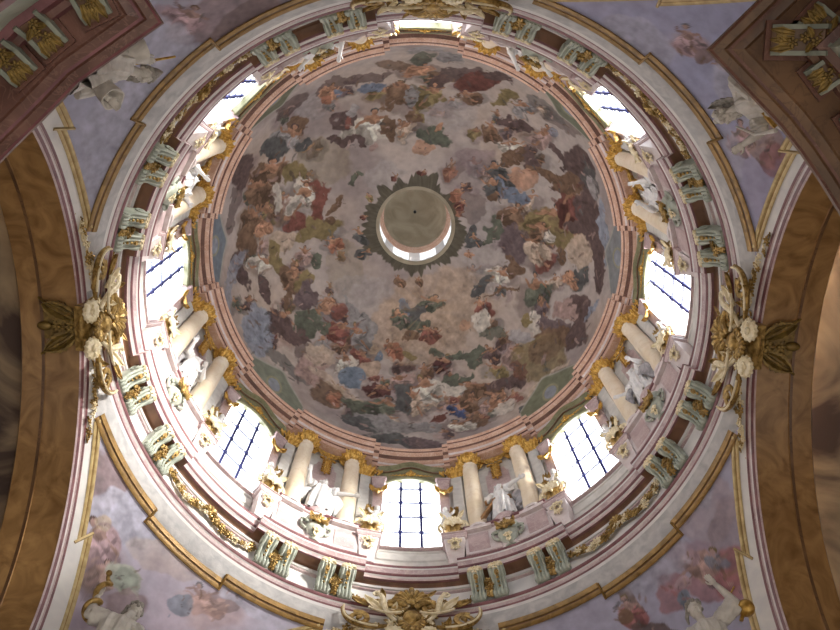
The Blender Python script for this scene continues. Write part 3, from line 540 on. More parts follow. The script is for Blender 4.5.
# --- windows
for i, w in enumerate(WANG):
    X = Matrix.Rotation(R_(w - 90), 4, 'Z')
    win = bpy.data.objects.new('window_%d' % (i + 1), None); COL.objects.link(win); ring_at(win, GW_, w, 38.15)
    prop(win, {270: 'daylit drum window hidden above the top of the ring', 0: 'blazing white window on the right side of the drum', 45: 'tall daylit window at the lower right of the drum',
               90: 'tall daylit window at the bottom centre of the drum', 135: 'tall glaring window at the lower left of the drum', 180: 'glaring window on the left side of the drum',
               225: 'sliver of daylit window at the upper left of the drum', 315: 'slanting daylit window at the upper right of the drum'}[w], 'window', kind='structure')
    pan = MB(); pl = [(GW_ * math.sin(R_(x)), z - 38.15) for x, z in OUT]
    yy = lambda x: GW_ * math.cos(R_(x)) - GW_
    n = len(pl); vs = [(px, yy(x), z) for (px, z), (x, _) in zip(pl, OUT)]
    c0 = [(px, y, 0) for px, y, z in vs]
    pan.grid([[a_, b_] for a_, b_ in zip(c0, vs)][0:]); pan.build('pane', M['pane'], win, 60)
    fr = MB(); H = 7.8
    for x in (-.46, .46):
        fr.box((x, -.06, H / 2), (.12, .08, H))
        for z in (.3, 1.8, 3.36, 4.9, 6.5): fr.ell((x, -.1, z), (.11, .06, .11), None, 8, 6)
    fr.build('frame', M['lead'], win, 0)
    fr = MB()
    for z in (.3, 1.8, 3.36, 4.9, 6.5): fr.box((0, -.05, z), (2.7 if z < 6.4 else 2.4, .06, .10))
    fr.build('glazing_bar', M['bar'], win, 0)

# --- green hoods over the windows
def make_hood(w):
    h = empty('window_hood', (0, 0, 0)); ring_at(h, RW, w, 42.5)
    RF = 10.40
    top = [(-9.3, 45.35), (-8.8, 45.85), (-8, 45.95), (-6, 46.1), (-4, 46.35), (-2, 46.7), (0, 46.85)]; top += [(-x, z) for x, z in top[-2::-1]]
    bot = [(-9.3, 44.85), (-8.8, 44.7), (-8, 44.6), (-6, 44.4), (-4, 44.8), (-2, 45.02), (0, 45.08)]; bot += [(-x, z) for x, z in bot[-2::-1]]
    L = lambda R, x, z: (R * math.sin(R_(x)), R * math.cos(R_(x)) - RW, z - 42.5)
    mb = MB(); rows = []
    for (x, zt), (_, zb) in zip(top, bot):
        rows.append([L(RW + .1, x, zb + .5), L(RW, x, zb + .22), L(RF + .06, x, zb), L(RF, x, zb + .08), L(RF, x, zt - .25), L(RF - .06, x, zt - .18), L(RF - .12, x, zt), L(RW, x, zt + .12)])
    mb.grid(rows)
    for i_ in range(len(mb.f)):
        if i_ % 7 < 1: mb.mi[i_] = 1
    for e, r in ((0, rows[0]), (1, rows[-1])): mb.add(r, [tuple(range(8)) if e else tuple(range(7, -1, -1))])
    mb.build('hood', [M['green'], M['drum']], h, 30)
    mb = MB(); mb.tube([L(RF - .05, x, zt - .62 if abs(x) < 9 else zt - .4) for x, zt in top], .045, 6); mb.build('moulding', M['dark'] if False else M['umber'], h, 60)
    for s in (-1, 1):
        mb = MB(); a, b = (s * 7.2, s * 9.4)
        cx = (L(10.55, a, 0)[0] + L(10.55, b, 0)[0]) / 2; cy = L(10.62, 8.3, 0)[1]
        mb.frustum(1.0, 1.2, (.46, .5), (.6, .56), (cx, cy), (cx, cy)); mb.frustum(1.2, 2.0, (.5, .5), (.64, .6), (cx, cy), (cx, cy)); mb.frustum(2.0, 2.18, (.74, .66), (.7, .64), (cx, cy), (cx, cy))
        mb.frustum(-4.0, 1.0, (.4, .42), (.44, .46), (cx, cy), (cx, cy)); mb.build('pink_pier', M['pink'], h, 30)
        mb = MB(); gx, gy, _ = L(RF - .04, s * 8.7, 0); flower(mb, (gx, gy, 2.75), (0, -1, 0), .2, 6)
        for q in (-.6, .0, .6): leaf(mb, (gx, gy + .02, 2.5), (math.sin(q), -.1, math.cos(q)), (0, -1, 0), .42, .2, .35)
        mb.build('gilt_rosette', M['gold'], h)
        mb = MB(); leaf(mb, (cx, cy - .24, .75), (0, -.1, -1), (0, -1, 0), .95, .5, .35); leaf(mb, (cx - .18, cy - .22, .6), (-.5, -.1, .8), (0, -1, 0), .5, .3, .5); leaf(mb, (cx + .18, cy - .22, .6), (.5, -.1, .8), (0, -1, 0), .5, .3, .5)
        flower(mb, (cx, cy - .32, .55), (0, -1, 0), .2, 5); mb.build('gilt_drop', M['gold'], h)
    mb = MB(); yk = RF - RW - .04
    flower(mb, (0, yk, 2.95), (0, -1, .1), .26, 8, depth=.6); leaf(mb, (0, yk + .02, 3.1), (0, 0, 1), (0, -1, 0), .26, .22, .3)
    for s in (-1, 1):
        for k in range(5): mb.tube([(s * (.25 + .17 * k), yk + .02, 2.78 - .03 * k), (s * (.36 + .17 * k), yk + .0, 2.84 - .03 * k), (s * (.44 + .17 * k), yk + .02, 2.75 - .03 * k)], .04 - .003 * k, 5)
    mb.build('keystone_rosette', M['gold'], h)
    return h
hood0 = None
for w in WANG:
    h = make_hood(w) if hood0 is None else copy_tree(hood0)
    hood0 = hood0 or h; ring_at(h, RW, w, 42.5)
    prop(h, {270: 'olive green window hood with gilt rosette at the top of the drum'}.get(w, 'olive green marble hood with gilt rosette over the ' + WNAME[w]), 'window hood', 'green window hoods')

# --- upper entablature (salmon marble) and the frescoed dome
def ent_shift(p): return .32 if abs(p) < 9.1 else (.16 if abs(p) < 10.7 else 0.0)
ent = sweep('trim_3', [(10.9, 46.32, 0, 0), (10.16, 46.34, 0, 1.55), (10.14, 46.6, 1, 1.55), (10.08, 46.64, 0, 1.55), (10.05, 46.82, 2, 1.5), (9.96, 46.86, 0, 1.5), (9.90, 46.9, 0, 1.4), (9.88, 47.06, 1, 1.3), (9.80, 47.1, 0),
                 (9.66, 47.14, 0), (9.62, 47.2, 1), (9.56, 47.22, 0), (9.48, 47.28, 0), (9.48, 47.38, 0), (9.54, 47.42, 0), (10.4, 47.5, 0, 0)],
            [M['salmon'], M['maroon'], M['palepink']], edges=(9.1, 10.7), shift=ent_shift, base=.75)
prop(ent, 'salmon marble entablature stepped round the foot of the frescoed dome', 'entablature', kind='structure')

ZD, RD = 48.0, 9.97
nth, npo = 1080, 300
th = np.radians(np.arange(nth) * 360 / nth); po = np.linspace(math.asin(2.12 / RD), math.acos((47.42 - ZD) / RD), npo)
T, F = np.meshgrid(th, po, indexing='ij')
V = np.stack([RD * np.sin(F) * np.cos(T), RD * np.sin(F) * np.sin(T), ZD + RD * np.cos(F)], -1).reshape(-1, 3)
r2 = (F * RD).ravel(); u = r2 * np.cos(T.ravel()); v = r2 * np.sin(T.ravel())
c = np.tile(np.array(lin(182, 171, 166)[:3]), (len(u), 1))
k = np.clip((fbm(u * .28, v * .28, 3, 5) - .42) * 3.2, 0, 1)[:, None]; c = c * (1 - k) + np.array(lin(154, 142, 140)[:3]) * k
k = np.clip((fbm(u * .2 + 40, v * .2, 8, 4) - .5) * 3, 0, 1)[:, None] * .6; c = c * (1 - k) + np.array(lin(186, 166, 148)[:3]) * k
pt = Painter(u, v, c, 1.0, 21)
rr = random.Random(5)
paint_from(pt, DOME_PAINT, 5, crowd=2)
# thin golden rays of the glory below the lantern
g0 = (.8, 5.0)
d_ = np.hypot(u - g0[0], v - g0[1]); an = np.arctan2(v - g0[1], u - g0[0])
ray = np.clip(fbm(an * 9 + 100, d_ * 0 + 3, 66, 2) * 2 - .8, 0, 1) * np.clip(1 - d_ / 3.2, 0, 1) * np.clip(d_ - .3, 0, 1) * .55
pt.c = pt.c * (1 - ray[:, None]) + np.array(lin(188, 160, 128)[:3]) * ray[:, None]
# feigned stone panels above the windows, bordered by a pale fillet
aw = (np.degrees(np.arctan2(v, u)) + 22.5) % 45 - 22.5; wi = np.round(np.degrees(np.arctan2(v, u)) / 45).astype(int) % 8
el = (F.ravel() - 0); edge_r = RD * math.acos((47.42 - ZD) / RD)
lim = edge_r - 2.7 + (aw / 11.0) ** 2 * 1.3 - .35 * np.exp(-(aw / 3.0) ** 2)
for kk, colr in ((0, (136, 138, 140)), (1, (122, 124, 104)), (3, (128, 132, 118)), (4, (120, 128, 138)), (5, (112, 114, 96)), (7, (118, 122, 104))):
    s = (wi == kk) & (np.abs(aw) < 11)
    a = np.clip((r2 - lim) / .08, 0, 1) * s; nz = .8 + .4 * fbm(u * 3, v * 3, kk, 3)
    pt.c = pt.c * (1 - a[:, None]) + np.array(lin(*colr)[:3])[None] * (nz * 1.0)[:, None] * a[:, None]
    a = np.exp(-((r2 - lim) / .09) ** 2) * s * .9
    pt.c = pt.c * (1 - a[:, None]) + np.array(lin(170, 168, 158)[:3]) * a[:, None]
    ov = np.sqrt((aw / 2.6) ** 2 + ((r2 - (edge_r - 1.25)) / .75) ** 2)
    a = np.exp(-((ov - 1) / .14) ** 2) * s * .8; pt.c = pt.c * (1 - a[:, None]) + np.array(lin(164, 158, 128)[:3]) * a[:, None]
    a = (ov < .86) * s * .85; pt.c = pt.c * (1 - a[:, None]) + np.array(lin(150, 154, 166)[:3])[None] * nz[:, None] * a[:, None]
# painted wreath of leaves round the lantern opening
tt = np.arctan2(v, u); wr = 2.95 + .75 * (fbm(np.cos(tt) * 3 + 50, np.sin(tt) * 3 + 9, 31, 3) - .5) * 2 + .35 * (fbm(np.cos(tt) * 14 + 50, np.sin(tt) * 14, 33, 2) - .5) * 2 - .12 * np.sin(tt)
a = np.clip((wr - r2) / .1, 0, 1) * .92; lf = .5 + .9 * fbm(np.cos(tt) * 24 + r2 * 2, np.sin(tt) * 24 + r2, 91, 3)
pt.c = pt.c * (1 - a[:, None]) + np.array(lin(86, 82, 68)[:3])[None] * lf[:, None] * a[:, None]
for (t, r_, col, sz) in ((-40, 3.1, 'o', .55), (-28, 3.0, 'R', .4), (-150, 3.2, 'y', .35), (-115, 3.2, 'R', .3), (170, 3.3, 'k', .6), (150, 3.4, 'k', .5), (-172, 3.1, 'R', .25), (105, 3.4, 'b', .45), (85, 3.3, 'b', .35), (10, 3.6, 'k', .45), (25, 3.6, 'f', .3), (-85, 3.2, 'R', .3)):
    x_, y_ = r_ * math.cos(R_(t)), r_ * math.sin(R_(t)); pt.figure(x_, y_, sz, .1, -.1, sz * .9, col, .95, rr)
me = MB(); me.v = [tuple(q) for q in V.tolist()]
me.f = [(i * npo + j, ((i + 1) % nth) * npo + j, ((i + 1) % nth) * npo + j + 1, i * npo + j + 1) for i in range(nth) for j in range(npo - 1)]
me.mi = [0] * len(me.f)
dome = me.build('ceiling', M['paint'], None, 180); colour_layer(dome.data, pt.c)
prop(dome, 'great dome frescoed with clouds and crowds of brown robed figures', 'frescoed dome', kind='structure')

# --- lantern
lan = sweep('wall_lantern', [(2.3, 57.70, 2, 0), (2.13, 57.70, 2), (2.08, 57.75, 0), (2.08, 57.95, 1), (2.1, 58.05, 0), (2.2, 58.1, 0), (2.2, 58.4, 0)], [M['white'], M['darkpink'], M['lantern']], base=3)
prop(lan, 'white ring of the lantern opening at the crown of the dome', 'lantern ring', kind='structure')
mb = MB()
for k in range(16):
    t = k * 22.5; X = Matrix.Translation(pol(2.16, t, 58.12)) @ Matrix.Rotation(R_(t - 90), 4, 'Z')
    mb.ell((X @ Vector((0, 0, 0))), (.24, .1, .13), Matrix.Rotation(R_(t - 90), 3, 'Z'), 8, 6)
    mb.ell((X @ Vector((.42, 0, .12))), .08, None, 6, 4)
mb.build('scalloped_rim', M['white'], lan)
mb = MB()
for k in range(8): mb.grid([[pol(2.2, k * 45 + 9 + 27 * j / 4, z) for z in (58.7, 61.2)] for j in range(5)])
mb.build('lantern_window', M['panel_light'], lan)
mb = MB()
for k in range(8): mb.grid([[pol(2.18, k * 45 + 36 + 18 * j / 4, z) for z in (58.4, 61.4)] for j in range(5)])
mb.grid([[pol(2.22, k * 6, 58.4), pol(2.22, k * 6, 58.7)] for k in range(61)]); mb.build('pier_wall', M['white'], lan)
mb = MB(); mb.grid([[pol(R, k * 6, z) for R, z in ((2.22, 61.2), (2.12, 61.3), (2.06, 61.5), (2.1, 61.6), (2.0, 61.75), (2.0, 61.95), (1.95, 62.0))] for k in range(61)])
mb.build('cornice', M['salmon'], lan, 30)
mb = MB(); mb.grid([[pol(1.97 * math.cos(q), k * 6, 62.0 + 2.2 * math.sin(q)) for q in (0, .2, .4, .6, .8, 1.0, 1.2, 1.4, 1.52)] for k in range(61)])
cap = mb.build('ceiling_lantern', M['lantern'], None, 60); prop(cap, 'plain olive cap closing the lantern', 'lantern ceiling', kind='structure')
mb = MB(); mb.lathe([(0, 63.9), (.09, 63.95), (.1, 64.2), (.0, 64.3)], 10); mb.build('hook', M['dark'], cap)

# --- four arches: white and pink face bands, marble soffit, the vault of the bay beyond
def arch_curve(X, y): return ZC + math.sqrt(max(0, RS * RS - X * X - y * y))
ANAME = {0: 'right', 90: 'bottom', 180: 'left', 270: 'top'}
for a in (0, 90, 180, 270):
    ca, sa = round(math.cos(R_(a))), round(math.sin(R_(a)))
    tr = lambda X, y, z: (X * ca - y * sa, X * sa + y * ca, z)
    mb = MB(); mats = [M['white'], M['pink'], M['darkpink'], M['palepink']]
    prof = [(10.66, 0, -.02), (10.86, 0, -.025), (11.03, 0, -.03), (11.04, 2, -.04), (11.09, 1, -.05), (11.13, 3, -.02), (11.16, 2, -.05), (11.22, 1, -.06), (11.27, 1, -.04), (11.28, 1, .12)]
    rows = []
    for k in range(121):
        q = PI * k / 120; row = []
        for X, mi, dz in prof:
            Xc = min(X, 11.27); rho = math.sqrt(RS * RS - Xc * Xc) + dz
            row.append(tr(X, rho * math.cos(q), ZC + rho * math.sin(q)))
        rows.append(row)
    n = len(prof); vs = [p for r in rows for p in r]
    for i in range(120):
        for j in range(n - 1):
            X = prof[j][0]; q = PI * (i + .5) / 120; y = abs(8.86 * math.cos(q))
            if prof[j + 1][0] <= 11.035 and y < (6.4 if j == 0 else 1.2): continue
            mb.f.append((i * n + j, i * n + j + 1, (i + 1) * n + j + 1, (i + 1) * n + j)); mb.mi.append(prof[j][1])
    mb.v = vs
    o = mb.build('trim_%d' % (4 + a // 90), mats, None, 35); prop(o, 'white and pink moulded edge of the %s arch' % ANAME[a], 'arch moulding', kind='structure')
    rho = math.sqrt(RS * RS - 11.27 ** 2)
    mb = MB(); prof = [(11.28, rho, 0), (12.38, rho, 0), (12.40, rho - .05, 1), (12.5, rho - .05, 0), (13.15, rho - .03, 1), (13.2, rho + .05, 1)]
    rows = [[tr(X, r * math.cos(PI * k / 90), ZC + r * math.sin(PI * k / 90)) for X, r, m in prof] for k in range(91)]
    n = len(prof); mb.v = [p for r in rows for p in r]
    for i in range(90):
        for j in range(n - 1): mb.f.append((i * n + j, i * n + j + 1, (i + 1) * n + j + 1, (i + 1) * n + j)); mb.mi.append(prof[j][2])
    for s in (-1, 1): mb.grid([[tr(X, s * r, ZC), tr(X, s * r, 8)] for X, r, m in prof])
    o = mb.build('ceiling_arch_' + ANAME[a], [M['ochre'], M['umber']], None, 35); prop(o, 'ochre marble soffit of the %s arch' % ANAME[a], 'arch soffit', kind='structure')
    mb = MB(); r = rho + .35
    mb.grid([[tr(X, r * math.cos(PI * k / 40), ZC + .4 + r * math.sin(PI * k / 40)) for X in (13.15, 16, 20, 24)] for k in range(41)])
    mb.grid([[tr(24, r * math.cos(PI * k / 40), ZC + .4 + r * math.sin(PI * k / 40)), tr(24, r * math.cos(PI * k / 40), 8)] for k in range(41)])
    for s in (-1, 1): mb.grid([[tr(X, s * r, ZC + .4), tr(X, s * r, 8)] for X in (13.15, 18, 24)])
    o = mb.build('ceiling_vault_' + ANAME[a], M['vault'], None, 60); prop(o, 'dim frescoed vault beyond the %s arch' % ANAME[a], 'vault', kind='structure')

# --- pier entablatures under the pendentives
def offset_poly(pts, d, side):
    out = []
    for i, p in enumerate(pts):
        ns = []
        for a_, b_ in ((i - 1, i), (i, i + 1)):
            if 0 <= a_ and b_ < len(pts):
                t = Vector((pts[b_][0] - pts[a_][0], pts[b_][1] - pts[a_][1])).normalized(); ns.append(Vector((-t.y, t.x)) * side)
        n = ns[0] if len(ns) == 1 else (ns[0] + ns[1]).normalized() / max(.3, math.sqrt((1 + ns[0].dot(ns[1])) / 2))
        out.append((p[0] + n.x * d, p[1] + n.y * d))
    return out
PIER = {315: [(8.8, -12.0), (6.06, -9.09), (7.9, -7.45), (8.45, -6.86), (9.0, -6.2), (9.5, -5.55), (10.4, -4.3), (11.2, -3.9)],
        225: [(-7.9, -11.9), (-6.18, -9.27), (-8.10, -7.92), (-8.6, -7.42), (-9.06, -6.97), (-9.56, -6.5), (-10.02, -6.05), (-10.9, -5.2)]}
PIER[45] = [(x, -y) for x, y in PIER[315]][:5]; PIER[135] = [(x, -y) for x, y in PIER[225]][:5]
cprof = [(3.4, 24.6, 2), (3.3, 23.6, 2), (1.9, 23.5, 2), (.12, 23.46, 1), (0, 23.4, 0), (0, 23.2, 1), (.05, 23.15, 0), (.22, 23.1, 2), (.26, 23.02, 1), (.32, 22.98, 0), (.5, 22.92, 2), (.54, 22.84, 0), (1.25, 22.84, 1), (1.27, 22.6, 0), (1.4, 22.5, 1), (1.42, 22.2, 1),
         (1.6, 22.12, 3), (1.62, 20.9, 1), (1.5, 20.8, 1), (1.55, 20.5, 2), (1.7, 20.3, 2), (1.75, 6.0, 2)]
for a, pts in PIER.items():
    side = 1 if a in (225, 45) else -1
    # outward = away from the dome's axis
    test = offset_poly(pts, 1, side)
    if math.hypot(*test[2]) < math.hypot(*pts[2]): side = -side
    mb = MB(); cols = [[(x, y, z) for x, y in offset_poly(pts, d, side)] for d, z, m in cprof]
    n = len(pts); mb.v = [p for r in cols for p in r]
    for j in range(len(cprof) - 1):
        for i in range(n - 1): mb.f.append((j * n + i, j * n + i + 1, (j + 1) * n + i + 1, (j + 1) * n + i)); mb.mi.append(cprof[j][2])
    mats = [M['umber'], M['maroon'], M['umber'], M['verd']] if a in (315, 45) else [M['maroon'], M['darkpink'], M['maroon'], M['verd']]
    o = mb.build('trim_%d' % (8 + a // 90), mats, None, 25)
    prop(o, 'projecting %s marble cornice of the %s pier' % ('brown' if a in (315, 45) else 'red brown', SIDE[a].replace('_', ' ')), 'pier cornice', kind='structure')
for a in (45, 135, 225, 315):
    sx, sy = (1 if math.cos(R_(a)) > 0 else -1), (1 if math.sin(R_(a)) > 0 else -1)
    mb = MB(); mb.grid([[(x * sx, y * sy, z) for z in (4, 14, 25.5)] for x, y in ((13.3, 8.15), (11.0, 11.0), (8.15, 13.3))])
    o = mb.build('wall_pier_' + SIDE[a], M['umber'], None, 0); prop(o, 'marble pier wall behind the %s cornice' % SIDE[a].replace('_', ' '), 'pier', kind='structure')
fl = MB(); fl.box((0, 0, -ZO - .1), (46, 46, .2)); f = fl.build('floor', M['floor'], None, 0); prop(f, 'stone church floor below', 'floor', kind='structure')
# ------------------------------------------------------------------ things on the ring and the drum
# scroll brackets in pairs under the cornice lip
def make_bracket():
    t = empty('scroll_bracket', (0, 0, 0))
    front = [(-.30, 1.62), (-.62, 1.62), (-.72, 1.52), (-.76, 1.36), (-.70, 1.20), (-.58, 1.08), (-.46, .94), (-.37, .76), (-.32, .56), (-.33, .36), (-.38, .22), (-.34, .08), (-.26, .02)]
    mb = MB(); poly = [(y, z) for y, z in front] + [(.05, .02), (.05, 1.62)]
    Xr = Matrix(((0, 1, 0, 0), (1, 0, 0, 0), (0, 0, 1, 0), (0, 0, 0, 1)))
    mb.prism(poly, -.25, .25, 0, Xr)
    mb.build('body', M['verd'], t, 30)
    for x in (-.2, -.07, .07, .2):
        mb = MB(); mb.tube([(x, y - .02, z) for y, z in front[1:]], .055, 6); mb.build('rib', M['verd'], t)
    for s in (-1, 1):
        mb = MB(); p = spiral((s * .27, -.50, 1.36), (0, 1, 0), (0, 0, 1), .24, .05, 1.4, 2.6); mb.tube(p, .045, 6); mb.build('volute', M['verd'], t)
        mb = MB(); mb.ell((s * .26, -.30, .2), (.05, .12, .12), None, 6, 5); mb.build('foot_volute', M['verd'], t)
    mb = MB(); shell(mb, (0, -.74, 1.38), (0, -1, .15), (0, 0, 1), .27, 7); flower(mb, (0, -.80, 1.34), (0, -1, -.2), .17, 5)
    for s in (-1, 1): leaf(mb, (s * .08, -.78, 1.36), (s, 0, -.3), (0, -1, 0), .24, .15, .3)
    mb.build('gilt_mask', M['cream'], t)
    mb = MB()
    for k in range(4): mb.ell((0, -.68 + .1 * k, 1.02 - .16 * k), (.07 - .008 * k, .05, .09 - .01 * k), None, 6, 5)
    leaf(mb, (0, -.74, 1.16), (0, .5, -1), (0, -1, -.4), .34, .2, .2); mb.build('gilt_drop', M['oldgold'], t)
    return t
def make_flowerdrop(seed):
    r = random.Random(seed); mb = MB()
    for k in range(9):
        z = 1.1 - .12 * k; w = .13 * math.sin(PI * (k + 1.5) / 11)
        for j in range(2): flower(mb, (r.uniform(-w, w), -.1 - r.uniform(0, .12) - .12 * math.sin(PI * k / 9), z + r.uniform(-.05, .05)), (r.uniform(-.6, .6), -1, r.uniform(-.6, .2)), r.uniform(.09, .14), 5)
    for s in (-1, 1): leaf(mb, (0, -.1, 1.0), (s, -.2, .3), (0, -1, 0), .26, .16, .5)
    mb.tube([(0, .0, 1.5), (.03, -.06, 1.3), (0, -.1, 1.05)], .035, 6)
    return mb.mesh('flower_drop', M['oldgold'])
br0 = None; drops = [make_flowerdrop(s) for s in (1, 2, 3)]
for w in WANG:
    for s in (-1, 1):
        side = 'clockwise' if s > 0 else 'anticlockwise'
        for near, off in ((True, 13.6), (False, 18.1)):
            o = make_bracket() if br0 is None else copy_tree(br0); br0 = br0 or o
            ring_at(o, 10.93, w + s * off, 33.45)
            prop(o, 'grey-green scroll bracket %s the %s of the pair to its %s' % ('nearer' if near else 'farther from', WNAME[w], side), 'bracket', 'scroll brackets under the drum cornice')
        o = bpy.data.objects.new('flower_drop', drops[(w // 45 + (s > 0)) % 3]); COL.objects.link(o); ring_at(o, 10.90, w + s * 15.85, 33.45); o.scale = (1.35, 1.5, 1.15)
        prop(o, 'gilt flower cluster between the two scroll brackets %s of the %s' % (side, WNAME[w]), 'flower ornament', 'flower clusters between bracket pairs')

# long flower garlands between bracket pairs on the diagonals
for w in (45, 135, 225, 315):
    g = empty('flower_garland', (0, 0, 0), 0, 'gilt flower garland hung on the frieze below the ' + WNAME[w], 'garland', 'flower garlands on the frieze'); ring_at(g, 10.92, w, 33.6)
    r = random.Random(w); mb = MB()
    def gp(t): q = -11.2 + 22.4 * t; zz = .95 - .42 * abs(math.sin(2 * PI * t)) ; R = 10.92; return Vector((R * math.sin(R_(q)), R * math.cos(R_(q)) - 10.92 - .12, zz)), q
    mb.tube([gp(k / 40)[0] for k in range(41)], .06, 6); mb.build('cord', M['oldgold'], g)
    for k in range(27):
        t = (k + .5) / 27; p, q = gp(t); mb = MB(); n = Vector((-math.sin(R_(q)), -math.cos(R_(q)), -.25))
        for j in range(3): flower(mb, p + Vector((r.uniform(-.13, .13), r.uniform(-.14, 0), r.uniform(-.13, .13))), n + Vector((r.uniform(-.5, .5), 0, r.uniform(-.5, .5))), r.uniform(.11, .17), 5)
        mb.build('flower', M['oldgold'] if r.random() < .6 else M['cream'], g)
    mb = MB(); shell(mb, (0, -.2, .8), (0, -1, -.2), (0, 0, 1), .3, 7); scroll(mb, (-.36, -.2, .8), (1, 0, 0), (0, 0, 1), (0, -1, 0), .22, 1.3, 0); scroll(mb, (.36, -.2, .8), (-1, 0, 0), (0, 0, 1), (0, -1, 0), .22, 1.3, 0)
    mb.build('shell', M['oldgold'], g)

# columns with a gilt capital, each with the grey pilaster behind it
def acanthus_cap(mb, c, r0, r1, h, n=8):
    cx, cy, z = c
    mb.lathe([(0, z), (r0, z), (r0 * 1.02, z + h * .5), (r1 * .85, z + h * .88), (r1, z + h * .9), (r1, z + h), (0, z + h)], 16, (cx, cy))
    for row, (zz, L, off) in enumerate(((z, h * .5, 0), (z + h * .28, h * .55, .5))):
        for k in range(n):
            q = 2 * PI * (k + off) / n; d = Vector((math.cos(q), math.sin(q), 0))
            leaf(mb, Vector((cx, cy, zz)) + d * r0 * 1.0, (d.x * .25, d.y * .25, 1), d, L, r0 * .85, .75, lobes=4, nu=7)
    for k in range(4):
        q = PI / 4 + k * PI / 2; d = Vector((math.cos(q), math.sin(q), 0))
        scroll(mb, Vector((cx, cy, z + h * .74)) + d * r1 * 1.02, d, (0, 0, 1), Vector((-d.y, d.x, 0)), h * .2, 1.3, 2.2, .3)
    for k in range(4):
        q = k * PI / 2; d = Vector((math.cos(q), math.sin(q), 0)); flower(mb, Vector((cx, cy, z + h * .9)) + d * r1 * .98, d, h * .16, 5)
def make_column(s):
    t = empty('column', (0, 0, 0)); mb = MB()
    mb.box((0, .02, .12), (1.1, .95, .24)); mb.lathe([(0, .24), (.52, .24), (.56, .32), (.52, .4), (.45, .44), (.47, .52), (.43, .58), (0, .58)], 24); mb.build('base', M['palepink'], t)
    mb = MB(); mb.lathe([(0, .58), (.40, .58), (.405, 1.6), (.40, 3.2), (.385, 5), (.355, 7.35), (.39, 7.4), (.39, 7.46), (0, 7.46)], 28); mb.build('shaft', M['column'], t)
    mb = MB(); acanthus_cap(mb, (0, 0, 7.4), .37, .56, .92); mb.build('capital', M['gold'], t)
    mb = MB(); mb.box((s * .72, .2, 3.6), (.5, .3, 7.2)); mb.build('pilaster', M['drum'], t, 0)
    mb = MB()
    for j in range(5): leaf(mb, (s * .72 + (j - 2) * .13, .04, 6.95), ((j - 2) * .2, -.25, 1), (0, -1, 0), .55, .24, .6, nu=7)
    for j in range(4): leaf(mb, (s * .72 + (j - 1.5) * .14, .02, 7.3), ((j - 1.5) * .3, -.35, 1), (0, -1, 0), .5, .24, .6, nu=7)
    mb.box((s * .72, .15, 7.95), (.66, .4, .12)); mb.build('pilaster_capital', M['gold'], t)
    return t
col0 = {}
for w in WANG:
    for s in (-1, 1):
        o = make_column(s) if s not in col0 else copy_tree(col0[s]); col0.setdefault(s, o)
        ring_at(o, 10.47, w + s * 15.8, 38.52 - .42)
        prop(o, 'cream marble column with gilt capital standing just %s of the %s' % ('clockwise' if s > 0 else 'anticlockwise', WNAME[w]), 'column', 'columns round the drum')

# pedestals beside the windows and the gilt urns on them
def make_pedestal(s):
    t = empty('pedestal', (0, 0, 0)); mb = MB()
    mb.frustum(0, .3, (.6, .62), (.62, .66), (0, 0), (0, 0)); mb.frustum(.3, 1.75, (.62, .66), (.86, .92), (0, 0), (0, -.05)); mb.build('block', M['palepink'], t, 0)
    mb = MB(); mb.frustum(1.75, 1.86, (.9, .96), (1.04, 1.08), (0, -.05), (0, -.05)); mb.frustum(1.86, 2.06, (1.04, 1.08), (1.04, 1.08), (0, -.05), (0, -.05)); mb.frustum(2.06, 2.13, (1.1, 1.14), (1.1, 1.14), (0, -.05), (0, -.05)); mb.build('cap', M['pink'], t, 0)
    mb = MB(); leaf(mb, (0, -.48, 1.55), (0, .1, -1), (0, -1, 0), .8, .4, .2); flower(mb, (0, -.58, 1.45), (0, -1, 0), .2, 6)
    for q in (-1, 1): scroll(mb, (q * .2, -.52, 1.4), (q, 0, 0), (0, 0, 1), (0, -1, 0), .17, 1.2, 1); flower(mb, (q * .1, -.5, .95), (0, -1, 0), .12, 5)
    mb.build('gilt_drop', M['cream'], t)
    return t
